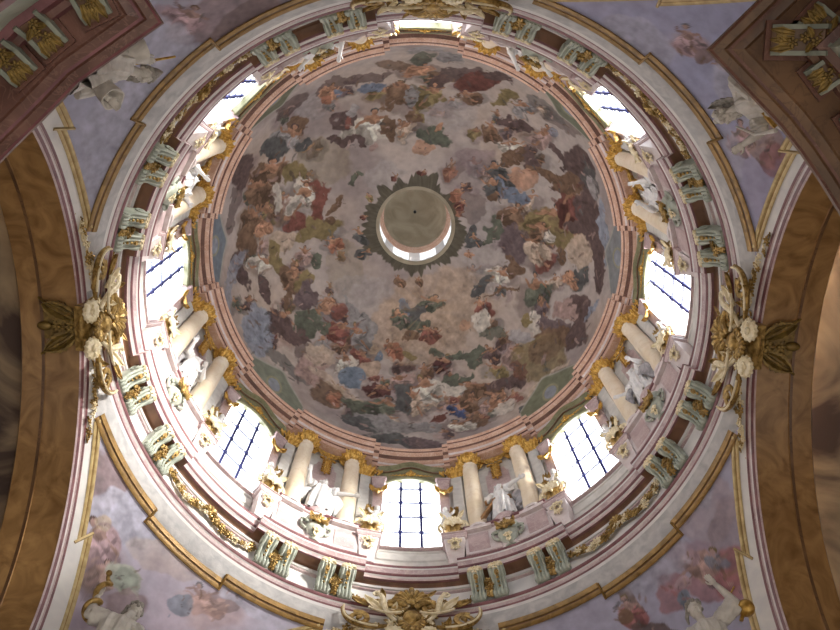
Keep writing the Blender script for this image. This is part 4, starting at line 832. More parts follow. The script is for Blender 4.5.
def make_urn(s, seed):
    r = random.Random(seed); t = empty('gilt_urn', (0, 0, 0)); mb = MB()
    mb.lathe([(0, 0), (.3, 0), (.32, .08), (.2, .16), (.16, .26), (.3, .36), (.44, .56), (.47, .8), (.4, 1.0), (.3, 1.1), (.34, 1.18), (.36, 1.24), (.2, 1.3), (0, 1.3)], 20); mb.build('bowl', M['oldgold'], t)
    mb = MB(); shell(mb, (0, -.42, .55), (0, -1, .1), (0, 0, 1), .42, 9)
    for q in (-1, 1):
        scroll(mb, (q * .42, -.2, .75), (q, 0, 0), (0, 0, 1), (0, -1, 0), .28, 1.4, -1, .2); leaf(mb, (q * .25, -.3, 1.05), (q * .8, -.2, .5), (0, -1, 0), .5, .28, .6)
    mb.build('shell', M['cream'], t)
    mb = MB()                       # small white putto leaning on the lid, towards the window
    q = s
    mb.tube([(q * .15, -.05, 1.2), (q * .22, -.08, 1.5), (q * .25, -.1, 1.75)], [.16, .19, .13], 8); mb.ell((q * .3, -.14, 1.95), (.13, .14, .15))
    mb.tube([(q * .3, -.12, 1.68), (q * .55, -.2, 1.75), (q * .68, -.25, 1.55)], [.075, .065, .05], 7); mb.tube([(q * .12, -.1, 1.66), (-q * .05, -.28, 1.5), (-q * .15, -.34, 1.62)], [.075, .06, .05], 7)
    mb.tube([(q * .2, -.12, 1.25), (q * .42, -.34, 1.15), (q * .5, -.36, .8)], [.1, .09, .06], 7); mb.tube([(q * .08, -.12, 1.25), (q * .1, -.42, 1.1), (q * .12, -.42, .78)], [.1, .09, .06], 7)
    mb.build('putto', M['statue'], t)
    mb = MB()
    for k in range(9): flower(mb, (-q * .1 + r.uniform(-.28, .2), -.05 + r.uniform(-.2, .1), 1.35 + r.uniform(0, .55)), (r.uniform(-.6, .6), -1, r.uniform(-.3, .6)), r.uniform(.1, .16), 5)
    for k in range(5): leaf(mb, (-q * .12, 0, 1.5), (r.uniform(-.6, .6), r.uniform(-.4, 0), 1), (0, -1, 0), .6, .24, .4)
    mb.build('bouquet', M['oldgold'], t)
    return t
ped0 = {}; urn0 = {}
for w in WANG:
    for s in (-1, 1):
        o = make_pedestal(s) if s not in ped0 else copy_tree(ped0[s]); ped0.setdefault(s, o); ring_at(o, 10.56, w + s * 10.0, 35.9 - .03)
        nm = 'clockwise' if s > 0 else 'anticlockwise'
        prop(o, 'flared pink pedestal with gilt drop at the %s end of the %s' % (nm, WNAME[w]), 'pedestal', 'pedestals flanking the windows')
        o = make_urn(s, 3 + s) if s not in urn0 else copy_tree(urn0[s]); urn0.setdefault(s, o); ring_at(o, 10.45, w + s * 9.9, 38.0); o.scale = (.92, .92, 1.55)
        prop(o, 'gilt urn with white putto on the pedestal %s of the %s' % (nm, WNAME[w]), 'urn', 'urns flanking the windows')

# gilt trophies hung on the wall between columns
def make_trophy():
    t = empty('gilt_trophy', (0, 0, 0)); mb = MB()
    flower(mb, (0, -.2, 2.6), (0, -1, 0), .3, 7); scroll(mb, (-.3, -.15, 2.7), (-1, 0, 0), (0, 0, 1), (0, -1, 0), .3, 1.3, 1); scroll(mb, (.3, -.15, 2.7), (1, 0, 0), (0, 0, 1), (0, -1, 0), .3, 1.3, 1)
    for q in (-1, 1):
        leaf(mb, (q * .3, -.1, 2.9), (q, 0, .35), (0, -1, 0), .6, .34, .4); leaf(mb, (q * .1, -.1, 2.4), (q * .6, 0, -.7), (0, -1, 0), .5, .3, .4)
        for k in range(3): mb.ell((q * (.55 + .16 * k), -.14, 2.95 + .1 * k), .1, None, 6, 5)
    mb.build('crest', M['gold'], t); mb = MB()
    mb.tube([(0, -.1, 2.4), (.03, -.14, 1.6), (0, -.1, .6)], .05, 6)
    for k in range(6):
        for q in (-1, 1): leaf(mb, (0, -.1, 2.1 - .26 * k), (q * .7, 0, -.6), (0, -1, 0), .34, .2, .4, nu=6)
        flower(mb, (0, -.2, 2.0 - .26 * k), (0, -1, 0), .15, 5)
    mb.build('pendant', M['gold'], t); return t
tr0 = None
for b in BNAME:
    o = make_trophy() if tr0 is None else copy_tree(tr0); tr0 = tr0 or o; ring_at(o, 10.66, b + .5, 43.2)
    prop(o, 'gilt trophy on the wall behind the statue between ' + BNAME[b], 'trophy', 'gilt trophies between the columns')

# ------------------------------------------------------------------ statues
def solid(name, mb, mat, parent, voxel, smooth=3):
    """fuse overlapping limbs into one continuous skin"""
    tmp = bpy.data.objects.new('tmp', mb.mesh('tmp', mat, 0)); COL.objects.link(tmp)
    md = tmp.modifiers.new('r', 'REMESH'); md.mode = 'VOXEL'; md.voxel_size = voxel
    if smooth: sm = tmp.modifiers.new('s', 'SMOOTH'); sm.factor = .5; sm.iterations = smooth
    dg = bpy.context.evaluated_depsgraph_get(); dg.update()
    me = bpy.data.meshes.new_from_object(tmp.evaluated_get(dg)); me.name = name
    bpy.data.objects.remove(tmp)
    me.materials.clear(); me.materials.append(mat)
    me.polygons.foreach_set('use_smooth', [True] * len(me.polygons))
    o = bpy.data.objects.new(name, me); COL.objects.link(o)
    if parent is not None: o.parent = parent
    return o
def hand(mb, wrist, d, palm_n, k, curl=.6):
    wrist = Vector(wrist); d = Vector(d).normalized(); n = Vector(palm_n); n = (n - d * n.dot(d)).normalized(); s = d.cross(n)
    c = wrist + d * .028 * k
    mb.ell(c, (.026 * k, .013 * k, .032 * k), Matrix((s, n, d)).transposed(), 8, 6)
    for i, (off, L) in enumerate(((-.019, .040), (-.0065, .046), (.0065, .043), (.019, .034))):
        b = wrist + d * .05 * k + s * off * k; p1 = b + (d + n * .15 * curl).normalized() * L * .42 * k
        p2 = p1 + (d + n * .9 * curl).normalized() * L * .33 * k; p3 = p2 + (d * .6 + n * 1.6 * curl).normalized() * L * .25 * k
        mb.tube([b, p1, p2, p3], [.0065 * k, .006 * k, .0055 * k, .004 * k], 6)
    b = wrist + d * .015 * k - s * .02 * k
    mb.tube([b, b - s * .016 * k + d * .016 * k + n * .006 * k, b - s * .018 * k + d * .035 * k + n * .016 * k], [.0085 * k, .0075 * k, .0055 * k], 6)
def make_statue(name, H, pose, voxel, mat='statue', rmat='statue', seed=1):
    """a carved figure H metres tall facing -y; pose gives joints in units of H"""
    r = random.Random(seed); t = empty(name, (0, 0, 0)); k = H
    V3 = lambda p: Vector(p) * k
    pel, ch, nk = V3(pose.get('pelvis', (0, 0, .50))), V3(pose.get('chest', (0, -.01, .70))), V3(pose.get('neck', (0, -.02, .82)))
    hd = V3(pose.get('head', (0, -.035, .905))); look = Vector(pose.get('look', (0, -1, 0))).normalized(); up = Vector(pose.get('up', (0, 0, 1)))
    sx, su, sn = basis(look, up); HX = Matrix((sx, su, sn)).transposed()
    mb = MB()
    mb.tube([pel - Vector((0, 0, .04 * k)), pel, (pel * .55 + ch * .45), ch, ch * .35 + nk * .65, nk], [.085 * k, .10 * k, .085 * k, .105 * k, .085 * k, .04 * k], 12)
    mb.tube([nk - Vector((0, 0, .03 * k)), nk, hd], [.042 * k, .036 * k, .036 * k], 9)
    P = lambda x, y, z: hd + HX @ (Vector((x, y, z)) * k)       # x right, y up, z forward
    mb.ell(P(0, .012, -.008), (.052 * k, .068 * k, .062 * k), HX, 16, 12)
    mb.ell(P(0, -.030, .012), (.040 * k, .042 * k, .042 * k), HX, 12, 9)
    mb.ell(P(0, -.062, .032), (.018 * k, .014 * k, .016 * k), HX, 8, 6)
    mb.tube([P(0, .020, .054), P(0, .0, .068), P(0, -.014, .076), P(0, -.020, .056)], [.008 * k, .011 * k, .014 * k, .010 * k], 7)
    for s in (-1, 1):
        mb.tube([P(s * .008, .024, .052), P(s * .024, .027, .048), P(s * .036, .02, .036)], [.007 * k, .0085 * k, .006 * k], 6)
        mb.ell(P(s * .021, .008, .046), (.010 * k, .008 * k, .009 * k), HX, 7, 5)
        mb.ell(P(s * .026, -.018, .036), (.014 * k, .016 * k, .014 * k), HX, 7, 5)
        mb.ell(P(s * .053, -.002, -.008), (.008 * k, .020 * k, .013 * k), HX, 7, 5)
    mb.ell(P(0, -.033, .050), (.017 * k, .005 * k, .010 * k), HX, 8, 5); mb.ell(P(0, -.042, .048), (.014 * k, .006 * k, .010 * k), HX, 8, 5)
    shs = {}
    for s, key in ((-1, 'r'), (1, 'l')):
        base = ch * .3 + nk * .7 + Vector((0, 0, -.01 * k))
        sh = V3(pose[key + '_shoulder']) if key + '_shoulder' in pose else base + Vector((s * .105 * k, 0, -.02 * k)); shs[key] = sh
        el, wr = V3(pose.get(key + '_elbow', (s * .17, -.02, .62))), V3(pose.get(key + '_wrist', (s * .10, -.15, .58)))
        mb.tube([base, sh], [.06 * k, .055 * k], 9); mb.ell(sh, .052 * k, None, 10, 8)
        mb.tube([sh, sh * .5 + el * .5, el], [.050 * k, .044 * k, .034 * k], 10); mb.ell(el, .035 * k, None, 8, 6)
        mb.tube([el, el * .6 + wr * .4, wr], [.035 * k, .033 * k, .021 * k], 10)
        hand(mb, wr, (wr - el).normalized() + Vector(pose.get(key + '_hand', (0, 0, 0))), pose.get(key + '_palm', (0, -.3, -1)), k * 1.15, pose.get('curl', .6))
    for s in (-1, 1):
        kn = V3(pose.get('knees', {}).get(s, (s * .07, -.05, .28))); an = V3(pose.get('ankles', {}).get(s, (s * .07, 0, .05)))
        mb.tube([pel + Vector((s * .055 * k, 0, 0)), kn, an], [.075 * k, .055 * k, .032 * k], 9)
        mb.tube([an + Vector((0, .015 * k, -.02 * k)), an + Vector((s * .01 * k, -.06 * k, -.03 * k)), an + Vector((s * .015 * k, -.1 * k, -.038 * k))], [.03 * k, .026 * k, .016 * k], 7)
    solid('body', mb, M[mat], t, voxel)
    # robe: folded cloth hung from shoulders or waist, lofted round the spine
    spine = pose.get('robe', [((0, -.01, .80), .08, .07), ((0, -.01, .72), .125, .095), ((0, 0, .60), .11, .09), ((0, 0, .50), .125, .105), ((0, -.015, .34), .125, .105), ((0, 0, .16), .135, .11), ((0, 0, .01), .145, .115)])
    nf = pose.get('folds', 9); ph = r.uniform(0, 6); rows = []; n = 22
    for i in range(n):
        u_ = i / (n - 1) * (len(spine) - 1); a = min(int(u_), len(spine) - 2); f = u_ - a
        (c0, a0, b0), (c1, a1, b1) = spine[a], spine[a + 1]
        c = Vector(c0).lerp(Vector(c1), f) * k; ra, rb = (a0 + (a1 - a0) * f) * k, (b0 + (b1 - b0) * f) * k
        amp = .05 + .13 * (i / (n - 1)); row = []
        for j in range(72):
            q = 2 * PI * j / 72
            w = 1 + amp * math.sin(nf * q + ph + 1.6 * math.sin(q + i * .12)) + amp * .6 * math.sin((nf * 2 - 3) * q + ph * 2 + i * .15)
            row.append(tuple(c + Vector((ra * w * math.cos(q), rb * w * math.sin(q), 0))))
        rows.append(row)
    mb = MB(); mb.grid(rows, cv=True, flip=True); mb.build('robe', M[rmat], t, 70)
    for s_, key in ((-1, 'r'), (1, 'l')):       # loose folded sleeves
        sh = shs[key]; el = V3(pose.get(key + '_elbow', (s_ * .17, -.02, .62))); d = (el - sh).normalized(); a_ = d.orthogonal().normalized(); c_ = d.cross(a_); rows = []
        L_ = (el - sh).length * pose.get('sleeve', .95)
        for i in range(12):
            f = i / 11; rr_ = k * (.056 + .022 * f); rows.append([tuple(sh + d * (L_ * f - .02 * k) + (a_ * math.cos(z) + c_ * math.sin(z)) * rr_ * (1 + .09 * math.sin(6 * z + i * .5 + seed) + .05 * math.sin(i * 2.1))) for z in (2 * PI * j / 30 for j in range(30))])
        rows.insert(0, [tuple(sh - d * .03 * k) for _ in range(30)]); rows.append([tuple(sh + d * L_ * .9) for _ in range(30)])
        mb = MB(); mb.grid(rows, cv=True); mb.build('sleeve', M[rmat], t, 70)
    # mantle thrown across the figure
    if pose.get('mantle'):
        for pts, rad in pose['mantle']:
            mb = MB(); pts = [Vector(p) * k for p in pts]
            fine = []
            for a, b in zip(pts, pts[1:]): fine += [a.lerp(b, q / 5) for q in range(5)]
            fine.append(pts[-1]); m = len(fine)
            for o in (-.5, 0, .5):
                side = Vector((.0, -.3, 1)) if abs((pts[-1] - pts[0]).normalized().z) < .7 else Vector((1, -.3, 0))
                mb.tube([p + side * o * rad * k * .9 + Vector((0, 0, .008 * k * math.sin(i * 1.3 + o * 5))) for i, p in enumerate(fine)], [rad * k * .5 * (.75 + .35 * math.sin(PI * (i + .7) / (m + .4))) for i in range(m)], 9)
            solid('mantle', mb, M[pose.get('mmat', rmat)], t, voxel * 1.3, 1)
    # hair and beard
    mb = MB(); style = pose.get('hair', 'short')
    for i in range(46):
        q = r.uniform(0, 2 * PI); e = r.uniform(-.25, 1.0)
        d = Vector((math.cos(q) * math.cos(e * 1.2), math.sin(e * 1.2), math.sin(q) * math.cos(e * 1.2)))
        if d.z > .35 and d.y < .62: continue
        c = P(d.x * .056, .015 + d.y * .066, -.01 + d.z * .062); mb.ell(c, r.uniform(.014, .022) * k, None, 6, 5)
    if style == 'bun': mb.ell(P(0, .03, -.075), (.035 * k, .035 * k, .035 * k), HX, 9, 7); [mb.tube([P(s * .05, .0, -.02), P(s * .06, -.06, -.03), P(s * .05, -.11, -.02)], [.018 * k, .016 * k, .008 * k], 6) for s in (-1, 1)]
    if style == 'long': [mb.tube([P(x, .03, -.05), P(x * 1.2, -.05, -.065), P(x * 1.3, -.13, -.06)], [.022 * k, .02 * k, .01 * k], 6) for x in (-.045, -.02, 0, .02, .045)]
    mb.build('hair', M[pose.get('hmat', mat)], t)
    if pose.get('beard'):
        mb = MB()
        for i in range(26):
            x = r.uniform(-.036, .036); y = r.uniform(-.12, -.04); mb.ell(P(x * (1 + (y + .04) * 5), y, .040 - .25 * abs(x) + r.uniform(-.012, .008)), (.012 * k, .02 * k, .012 * k), HX, 6, 5)
        mb.build('beard', M[pose.get('hmat', mat)], t)
    return t, P

POSES = {
 112: dict(look=(.1, -1, .15), r_elbow=(-.20, -.06, .72), r_wrist=(-.24, -.16, .84), l_elbow=(.22, -.08, .70), l_wrist=(.40, -.14, .69), hair='long', folds=8,
           robe=[((0, -.01, .80), .09, .08), ((0, -.01, .70), .14, .11), ((0, 0, .58), .14, .12), ((0, -.02, .46), .16, .12), ((0, -.03, .30), .17, .125), ((0, -.02, .14), .165, .12), ((0, 0, .0), .16, .12)],
           mantle=[([(.14, .02, .78), (.2, -.03, .6), (.24, -.05, .4), (.26, 0, .2)], .07), ([(-.14, .02, .74), (-.24, -.02, .55), (-.26, .02, .3)], .06)]),
 67: dict(look=(.55, -.8, -.1), r_elbow=(-.18, -.02, .62), r_wrist=(-.12, -.13, .52), l_elbow=(.15, -.12, .72), l_wrist=(.30, -.16, .72), hair='bun', folds=9,
          mantle=[([(-.12, .03, .66), (-.2, .02, .5), (-.24, .02, .3), (-.26, .05, .08)], .07), ([(.2, -.02, .62), (.26, 0, .45), (.22, 0, .25)], .09), ([(.16, .04, .3), (.3, .02, .22), (.32, .05, .1)], .08)], mmat='darkdrape'),
 22: dict(look=(-.3, -1, .1), r_elbow=(-.2, -.02, .66), r_wrist=(-.3, -.1, .72), l_elbow=(.2, -.06, .76), l_wrist=(.16, -.14, .92), hair='long',
          mantle=[([(-.16, 0, .74), (-.26, -.04, .55), (-.3, 0, .35)], .08), ([(.12, -.06, .6), (.22, -.08, .4), (.26, 0, .15)], .08)], mmat='darkdrape'),
 157: dict(look=(.2, -1, .2), r_elbow=(-.19, -.04, .7), r_wrist=(-.26, -.14, .8), l_elbow=(.18, -.08, .64), l_wrist=(.06, -.18, .62), hair='bun', mmat='darkdrape',
           mantle=[([(-.14, .05, .78), (-.22, .04, .6), (-.24, .02, .4), (-.22, .02, .15)], .07)]),
 202: dict(look=(-.2, -1, .0), r_elbow=(-.2, -.04, .64), r_wrist=(-.14, -.17, .66), l_elbow=(.2, -.05, .72), l_wrist=(.28, -.1, .84), hair='short', beard=1, mantle=[([(.14, .03, .78), (.22, 0, .6), (.24, 0, .3)], .07)]),
 247: dict(look=(.3, -1, .0), r_elbow=(-.18, -.06, .68), r_wrist=(-.1, -.18, .72), l_elbow=(.2, -.06, .66), l_wrist=(.34, -.14, .64), hair='long', mantle=[([(.1, -.05, .5), (.2, -.06, .36), (.28, 0, .1)], .09)]),
 292: dict(look=(-.3, -1, .1), r_elbow=(-.2, -.06, .7), r_wrist=(-.34, -.12, .72), l_elbow=(.16, -.1, .66), l_wrist=(.04, -.2, .68), hair='bun', mantle=[([(-.12, .03, .7), (-.24, 0, .5), (-.28, 0, .25)], .08)]),
 337: dict(look=(.2, -1, .1), r_elbow=(-.18, -.08, .66), r_wrist=(-.04, -.2, .62), l_elbow=(.2, -.04, .68), l_wrist=(.2, -.16, .8), hair='short', mantle=[([(.14, .03, .78), (.24, -.02, .56), (.26, 0, .28)], .08)]),
}
SLAB = {112: 'white robed statue spreading both arms wide, between bottom and lower left windows', 67: 'white statue in dark drapery before a wooden cross, right of the bottom window',
        22: 'white statue raising one arm, between right and lower right windows', 157: 'white statue with dark mantle in glare between left and lower left windows',
        202: 'bearded white statue foreshortened between left and upper left windows', 247: 'white statue mostly hidden by the cornice, left of the top window hood',
        292: 'white statue mostly hidden by the cornice, right of the top window hood', 337: 'white statue seen steeply between right and upper right windows'}
for b, pose in POSES.items():
    c = b + .5
    # curved pedestal with a grey-green vase on its front
    p = empty('curved_pedestal', (0, 0, 0), 0, 'round fronted pink pedestal under the statue between ' + BNAME[b], 'statue pedestal', 'round pedestals under the drum statues'); ring_at(p, 10.56, c, 35.85)
    mb = MB(); mb.lathe([(0, 0), (.56, 0), (.56, .2), (.52, .24), (.52, 2.5), (0, 2.5)], 28); mb.build('drum', M['palepink'], p)
    mb = MB(); mb.lathe([(0, 2.5), (.55, 2.5), (.6, 2.6), (.64, 2.72), (.64, 2.86), (.58, 2.92), (0, 2.92)], 28); mb.build('cap', M['pink'], p)
    s, P = make_statue('statue', 3.35, pose, .026, 'statue', 'statue', b); ring_at(s, 10.36, c, 38.77)
    prop(s, SLAB[b], 'statue', 'white statues round the drum')
def make_vase():
    v = empty('garden_vase', (0, 0, 0)); v.name = 'wall_vase'
    mb = MB(); mb.lathe([(0, 0), (.2, 0), (.24, .06), (.2, .14), (.13, .22), (.16, .34), (.3, .6), (.42, .95), (.44, 1.2), (.36, 1.45), (.33, 1.55), (.42, 1.68), (.48, 1.78), (.4, 1.8), (.3, 1.62), (0, 1.5)], 24, fy=.62); mb.build('bowl', M['verd'], v)
    for q in (-1, 1):
        mb = MB(); mb.tube(bez((q * .36, 0, 1.45), (q * .75, -.05, 1.6), (q * .72, -.05, 1.0), (q * .4, 0, .85)), .06, 7); scroll(mb, (q * .5, -.02, 1.5), (q, 0, 0), (0, 0, 1), (0, -1, 0), .16, 1.2, 0, .22); mb.build('handle', M['verd'], v)
    mb = MB(); shell(mb, (0, -.28, 1.15), (0, -1, 0), (0, 0, 1), .4, 9)
    for q in (-1, 0, 1): leaf(mb, (q * .2, -.24, 1.25), (q * .5, -.1, 1), (0, -1, 0), .55, .26, .5)
    mb.build('gilt_leaves', M['oldgold'], v)
    mb = MB(); flower(mb, (0, -.26, .62), (0, -1, 0), .2, 6); leaf(mb, (0, -.2, .5), (0, 0, -1), (0, -1, 0), .5, .24, .2); mb.build('gilt_flower', M['cream'], v)
    return v
v0 = None
for b in BNAME:
    o = make_vase() if v0 is None else copy_tree(v0); v0 = v0 or o; ring_at(o, 10.10, b + .5, 35.84)
    prop(o, 'grey-green vase with gilt leaves on the pedestal front between ' + BNAME[b], 'vase', 'grey-green vases under the drum statues')
cr = empty('wooden_cross', (0, 0, 0), 0, 'brown wooden cross leaning beside the statue right of the bottom window', 'cross'); ring_at(cr, 10.25, 67.5, 38.6)
mb = MB()
def beam(mb, a, b, w=.2):
    a, b = Vector(a), Vector(b); d = (b - a); L = d.length; q = d.to_track_quat('Z', 'Y').to_matrix().to_4x4(); mb.box((0, 0, L / 2), (w, w * .7, L), Matrix.Translation(a) @ q)
beam(mb, (-1.25, -.12, -.02), (.25, .05, 3.3)); mb.build('upright', M['wood'], cr, 0)
mb = MB(); beam(mb, (-.75, .0, 2.2), (.45, .0, 2.05)); mb.build('crossbeam', M['wood'], cr, 0)

# ------------------------------------------------------------------ rocaille cartouches on the crowns of the arches
def make_cartouche(seed):
    # flat frame: x along the ring, z up the face (0 at the soffit edge .. 3 at the frieze), -y out of the wall
    r = random.Random(seed); t = empty('rocaille_cartouche', (0, 0, 0)); N = Vector((0, -1, 0)); Xv = Vector((1, 0, 0)); Zv = Vector((0, 0, 1))
    mb = MB(); shell(mb, (0, -.3, 2.15), N, Zv, .72, 11); mb.ell((0, -.42, 2.98), .12, None, 8, 6); flower(mb, (0, -.45, 2.2), N, .22, 6); mb.build('crest_shell', M['oldgold'], t)
    for s in (-1, 1):
        mb = MB(); scroll(mb, (s * .72, -.35, 1.85), Xv * s, Zv, N, .34, 1.6, .5, .26); mb.tube(bez((s * .15, -.35, 1.95), (s * .4, -.5, 2.05), (s * .6, -.5, 2.2), (s * .85, -.4, 2.15)), [.12] * 15, 8); mb.build('volute', M['oldgold'], t)
        mb = MB(); p = bez((s * 1.35, -.3, 3.0), (s * .8, -.45, 2.5), (s * 1.25, -.5, 1.6), (s * .55, -.4, 1.05), 20); mb.tube(p, [.06 + .05 * math.sin(PI * i / 20) for i in range(21)], 8)
        scroll(mb, (s * 1.32, -.3, 2.88), Xv * s, Zv, N, .17, 1.2, 2, .25); mb.build('c_scroll', M['cream'], t)
        mb = MB(); scroll(mb, (s * 1.95, -.42, 1.1), Xv * s, Zv, N, .42, 1.5, 1.2, .2); mb.tube(bez((s * 2.5, -.5, 1.7), (s * 2.5, -.45, .8), (s * 1.5, -.45, .5), (s * .9, -.35, .8)), [.07 + .05 * math.sin(PI * i / 14) for i in range(15)], 8); mb.build('scroll', M['oldgold'], t)
        mb = MB(); flower(mb, (s * .62, -.45, .18), (0, -1, -.3), .40, 13, depth=.5); scroll(mb, (s * .62, -.52, .18), Xv * s, Zv, N, .18, 1.2, 0, .25); mb.build('rosette', M['cream'], t)
        mb = MB(); mb.tube(bez((s * .3, -.5, 1.5), (s * .7, -.6, 1.2), (s * 1.2, -.6, 1.3), (s * 1.55, -.5, 1.75)), [.05] * 15, 6); mb.tube(bez((s * 2.45, -.58, 1.75), (s * 2.6, -.55, 1.0), (s * 1.9, -.55, .6), (s * 1.2, -.5, .6)), [.04] * 15, 6); mb.build('cream_edge', M['cream'], t)
        for j, (x, z, dx, dz, L) in enumerate(((1.1, 1.9, .8, .6, .9), (1.3, .9, .9, -.3, .9), (.5, .7, .5, -.8, .8), (1.5, 2.2, 1, .1, .8), (.3, 1.4, .8, .3, .7))):
            mb = MB(); leaf(mb, (s * x, -.25, z), (s * dx, -.1, dz), N, L, .42, .5); mb.build('acanthus_leaf', M['oldgold'] if j % 2 else M['cream'], t)
        for k in range(30):         # trailing flowers along the arch and towards the brackets
            q = k / 29; x = 1.2 + 3.3 * q; z = 1.02 - .058 * (x * x) + r.uniform(-.16, .16) * (1 - .5 * q)
            mb = MB(); flower(mb, (s * x, -.32 + .05 * x + r.uniform(-.08, .04), z), (r.uniform(-.5, .5), -1, r.uniform(-.5, .5)), r.uniform(.11, .19) * (1.15 - .45 * q), 5)
            if k % 3 == 0: leaf(mb, (s * x, -.3 + .05 * x, z), (s * .7, 0, r.uniform(-.8, .8)), N, .34, .2, .4, nu=6)
            mb.build('trailing_flower', M['cream'] if r.random() < .4 else M['oldgold'], t)
        for k in range(12):
            q = k / 11; mb = MB(); flower(mb, (s * (1.15 + 1.25 * q), .06 - (1.15 + 1.25 * q) ** 2 / 21.8 + r.uniform(-.06, .04), 2.85 - .35 * math.sin(PI * q) + .2 * q + r.uniform(-.08, .08)), (r.uniform(-.4, .4), -1, r.uniform(-.4, .4)), r.uniform(.12, .17), 5); mb.build('garland_flower', M['oldgold'], t)
    mb = MB(); shell(mb, (0, -.4, .75), N, -Zv, .5, 9); mb.ell((0, -.48, 1.15), (.32, .22, .38), None, 12, 9); mb.build('lower_shell', M['oldgold'], t)
    for k in range(18):
        x, z = r.uniform(-1.3, 1.3), r.uniform(.3, 2.6); mb = MB(); q_ = r.uniform(0, 6.28); leaf(mb, (x, -.36 + abs(x) * .06, z), (math.cos(q_), -.2, math.sin(q_)), N, r.uniform(.35, .6), .24, .6); mb.build('small_leaf', M['cream'] if r.random() < .4 else M['oldgold'], t)
    for k in range(24):
        x, z = r.uniform(-.9, .9), r.uniform(.3, 1.9); mb = MB(); flower(mb, (x, -.42 + abs(x) * .1, z), (r.uniform(-.4, .4), -1, r.uniform(-.4, .4)), r.uniform(.12, .2), 6); mb.build('flower', M['oldgold'] if r.random() < .55 else M['cream'], t)
    mb = MB(); mb.box((0, .0, 1.35), (1.5, .35, 2.2)); mb.ell((0, -.05, 1.2), (.9, .28, 1.1), None, 16, 10); mb.build('backing', M['oldgold'], t)
    return t
CLAB = {90: 'large gilt rocaille cartouche under the bottom window', 180: 'sunlit cream and gilt rocaille cartouche at the left arch crown',
        0: 'gilt rocaille cartouche with two rosettes at the right arch crown', 270: 'gilt rocaille cartouche cut by the top edge of the picture'}
ca0 = None
for a in (90, 180, 0, 270):
    o = make_cartouche(4) if ca0 is None else copy_tree(ca0); ca0 = ca0 or o
    o.location = pol(11.16, a, 31.48); o.rotation_euler = (math.atan2(.5, 3), 0, R_(a - 90)); o.scale = (1, 1, .88)
    prop(o, CLAB[a], 'cartouche', 'rocaille cartouches on the arch crowns')
# acanthus keystone ornaments on the arch soffits
def make_keystone():
    k = empty('acanthus_keystone', (0, 0, 0)); D = Vector((0, 0, -1))     # x along the arch, y outward, -z down
    for s in (-1, 1):
        mb = MB(); leaf(mb, (s * .28, .1, -.1), (s * .55, 1, 0), D, 1.15, .75, .35, lobes=7, nu=13); mb.build('leaf', M['dullgold'], k)
        mb = MB(); mb.tube(bez((s * .25, .1, -.12), (s * .5, .4, -.25), (s * .75, .9, -.25), (s * .95, 1.2, -.15)), [.05, .06, .07, .07, .07, .07, .07, .07, .07, .07, .06, .06, .05, .05, .04], 7); mb.build('stem', M['dullgold'], k)
    mb = MB(); flower(mb, (0, .55, -.18), D, .28, 8); flower(mb, (0, .15, -.2), D, .26, 8); mb.ell((0, 1.05, -.12), (.16, .26, .14)); mb.build('rosette', M['dullgold'], k)
    mb = MB(); mb.box((0, .6, -.03), (.9, 1.1, .06)); mb.build('plate', M['dullgold'], k)
    return k
k0 = None
for a in (0, 180):
    o = make_keystone() if k0 is None else copy_tree(k0); k0 = k0 or o
    o.location = pol(11.3, a, ZC + math.sqrt(RS * RS - 11.27 ** 2) + .01); o.rotation_euler = (0, 0, R_(a - 90))
    prop(o, 'dull gilt acanthus keystone on the %s arch soffit' % ANAME[a], 'keystone ornament', 'keystones on the arch soffits')

# ------------------------------------------------------------------ brackets under the two near pier cornices
def make_pier_bracket(L=1.0):
    b = empty('cornice_bracket', (0, 0, 0)); mb = MB()      # x along the cornice, +y back to the wall, hangs below z = 0
    side = [(-.0, .0), (-.02, -.16), (.1, -.3), (.3, -.34), (.5, -.42), (.62, -.6), (.72, -.7), (.8, -.6), (.8, 0)]
    Xr = Matrix(((0, 1, 0, 0), (L, 0, 0, 0), (0, 0, 1, 0), (0, 0, 0, 1)))
    for s in (-1, 1): mb.prism(side, s * .28 - .05, s * .28 + .05, 0, Xr)
    mb.build('cheek', M['verddark'], b, 30)
    mb = MB(); mb.prism([(y, z * .82) for y, z in side], -.24, .24, 0, Xr); mb.build('core', M['umber'], b, 30)
    mb = MB()
    for x in (-.14, 0, .14): leaf(mb, (x, .30 * L, -.33), (x * 1.2, -1, .35), (0, -.3, -1), .42 * L, .2, .4, lobes=6)
    for q in range(4): flower(mb, (0.05 * (-1) ** q, (.1 + .17 * q) * L, -.28 - .08 * q), (0, -.2, -1), .13, 6)
    for q in (-1, 1): leaf(mb, (q * .05, .55 * L, -.5), (q, -.7, .1), (0, 0, -1), .3, .16, .5, lobes=4)
    mb.build('gilt_leaf', M['dullgold'], b)
    mb = MB(); mb.box((0, .36 * L, -.02), (.86, .92 * L, .1)); mb.build('plate', M['maroon'], b, 0)
    return b
PB = {315: [((7.3, -9.32), (1, -.02), 1.35, 'corner'), ((8.3, -8.42), (.74, -.68), 1, 'second'), ((8.0, -9.9), (.74, .62), 1, 'upper'), ((9.2, -7.4), (.78, -.62), 1, 'lower')],
      225: [((-7.42, -9.3), (-.45, -.9), 1.2, 'corner'), ((-8.36, -8.62), (-.63, -.77), 1, 'second'), ((-9.05, -8.0), (-.66, -.75), 1, 'third')]}
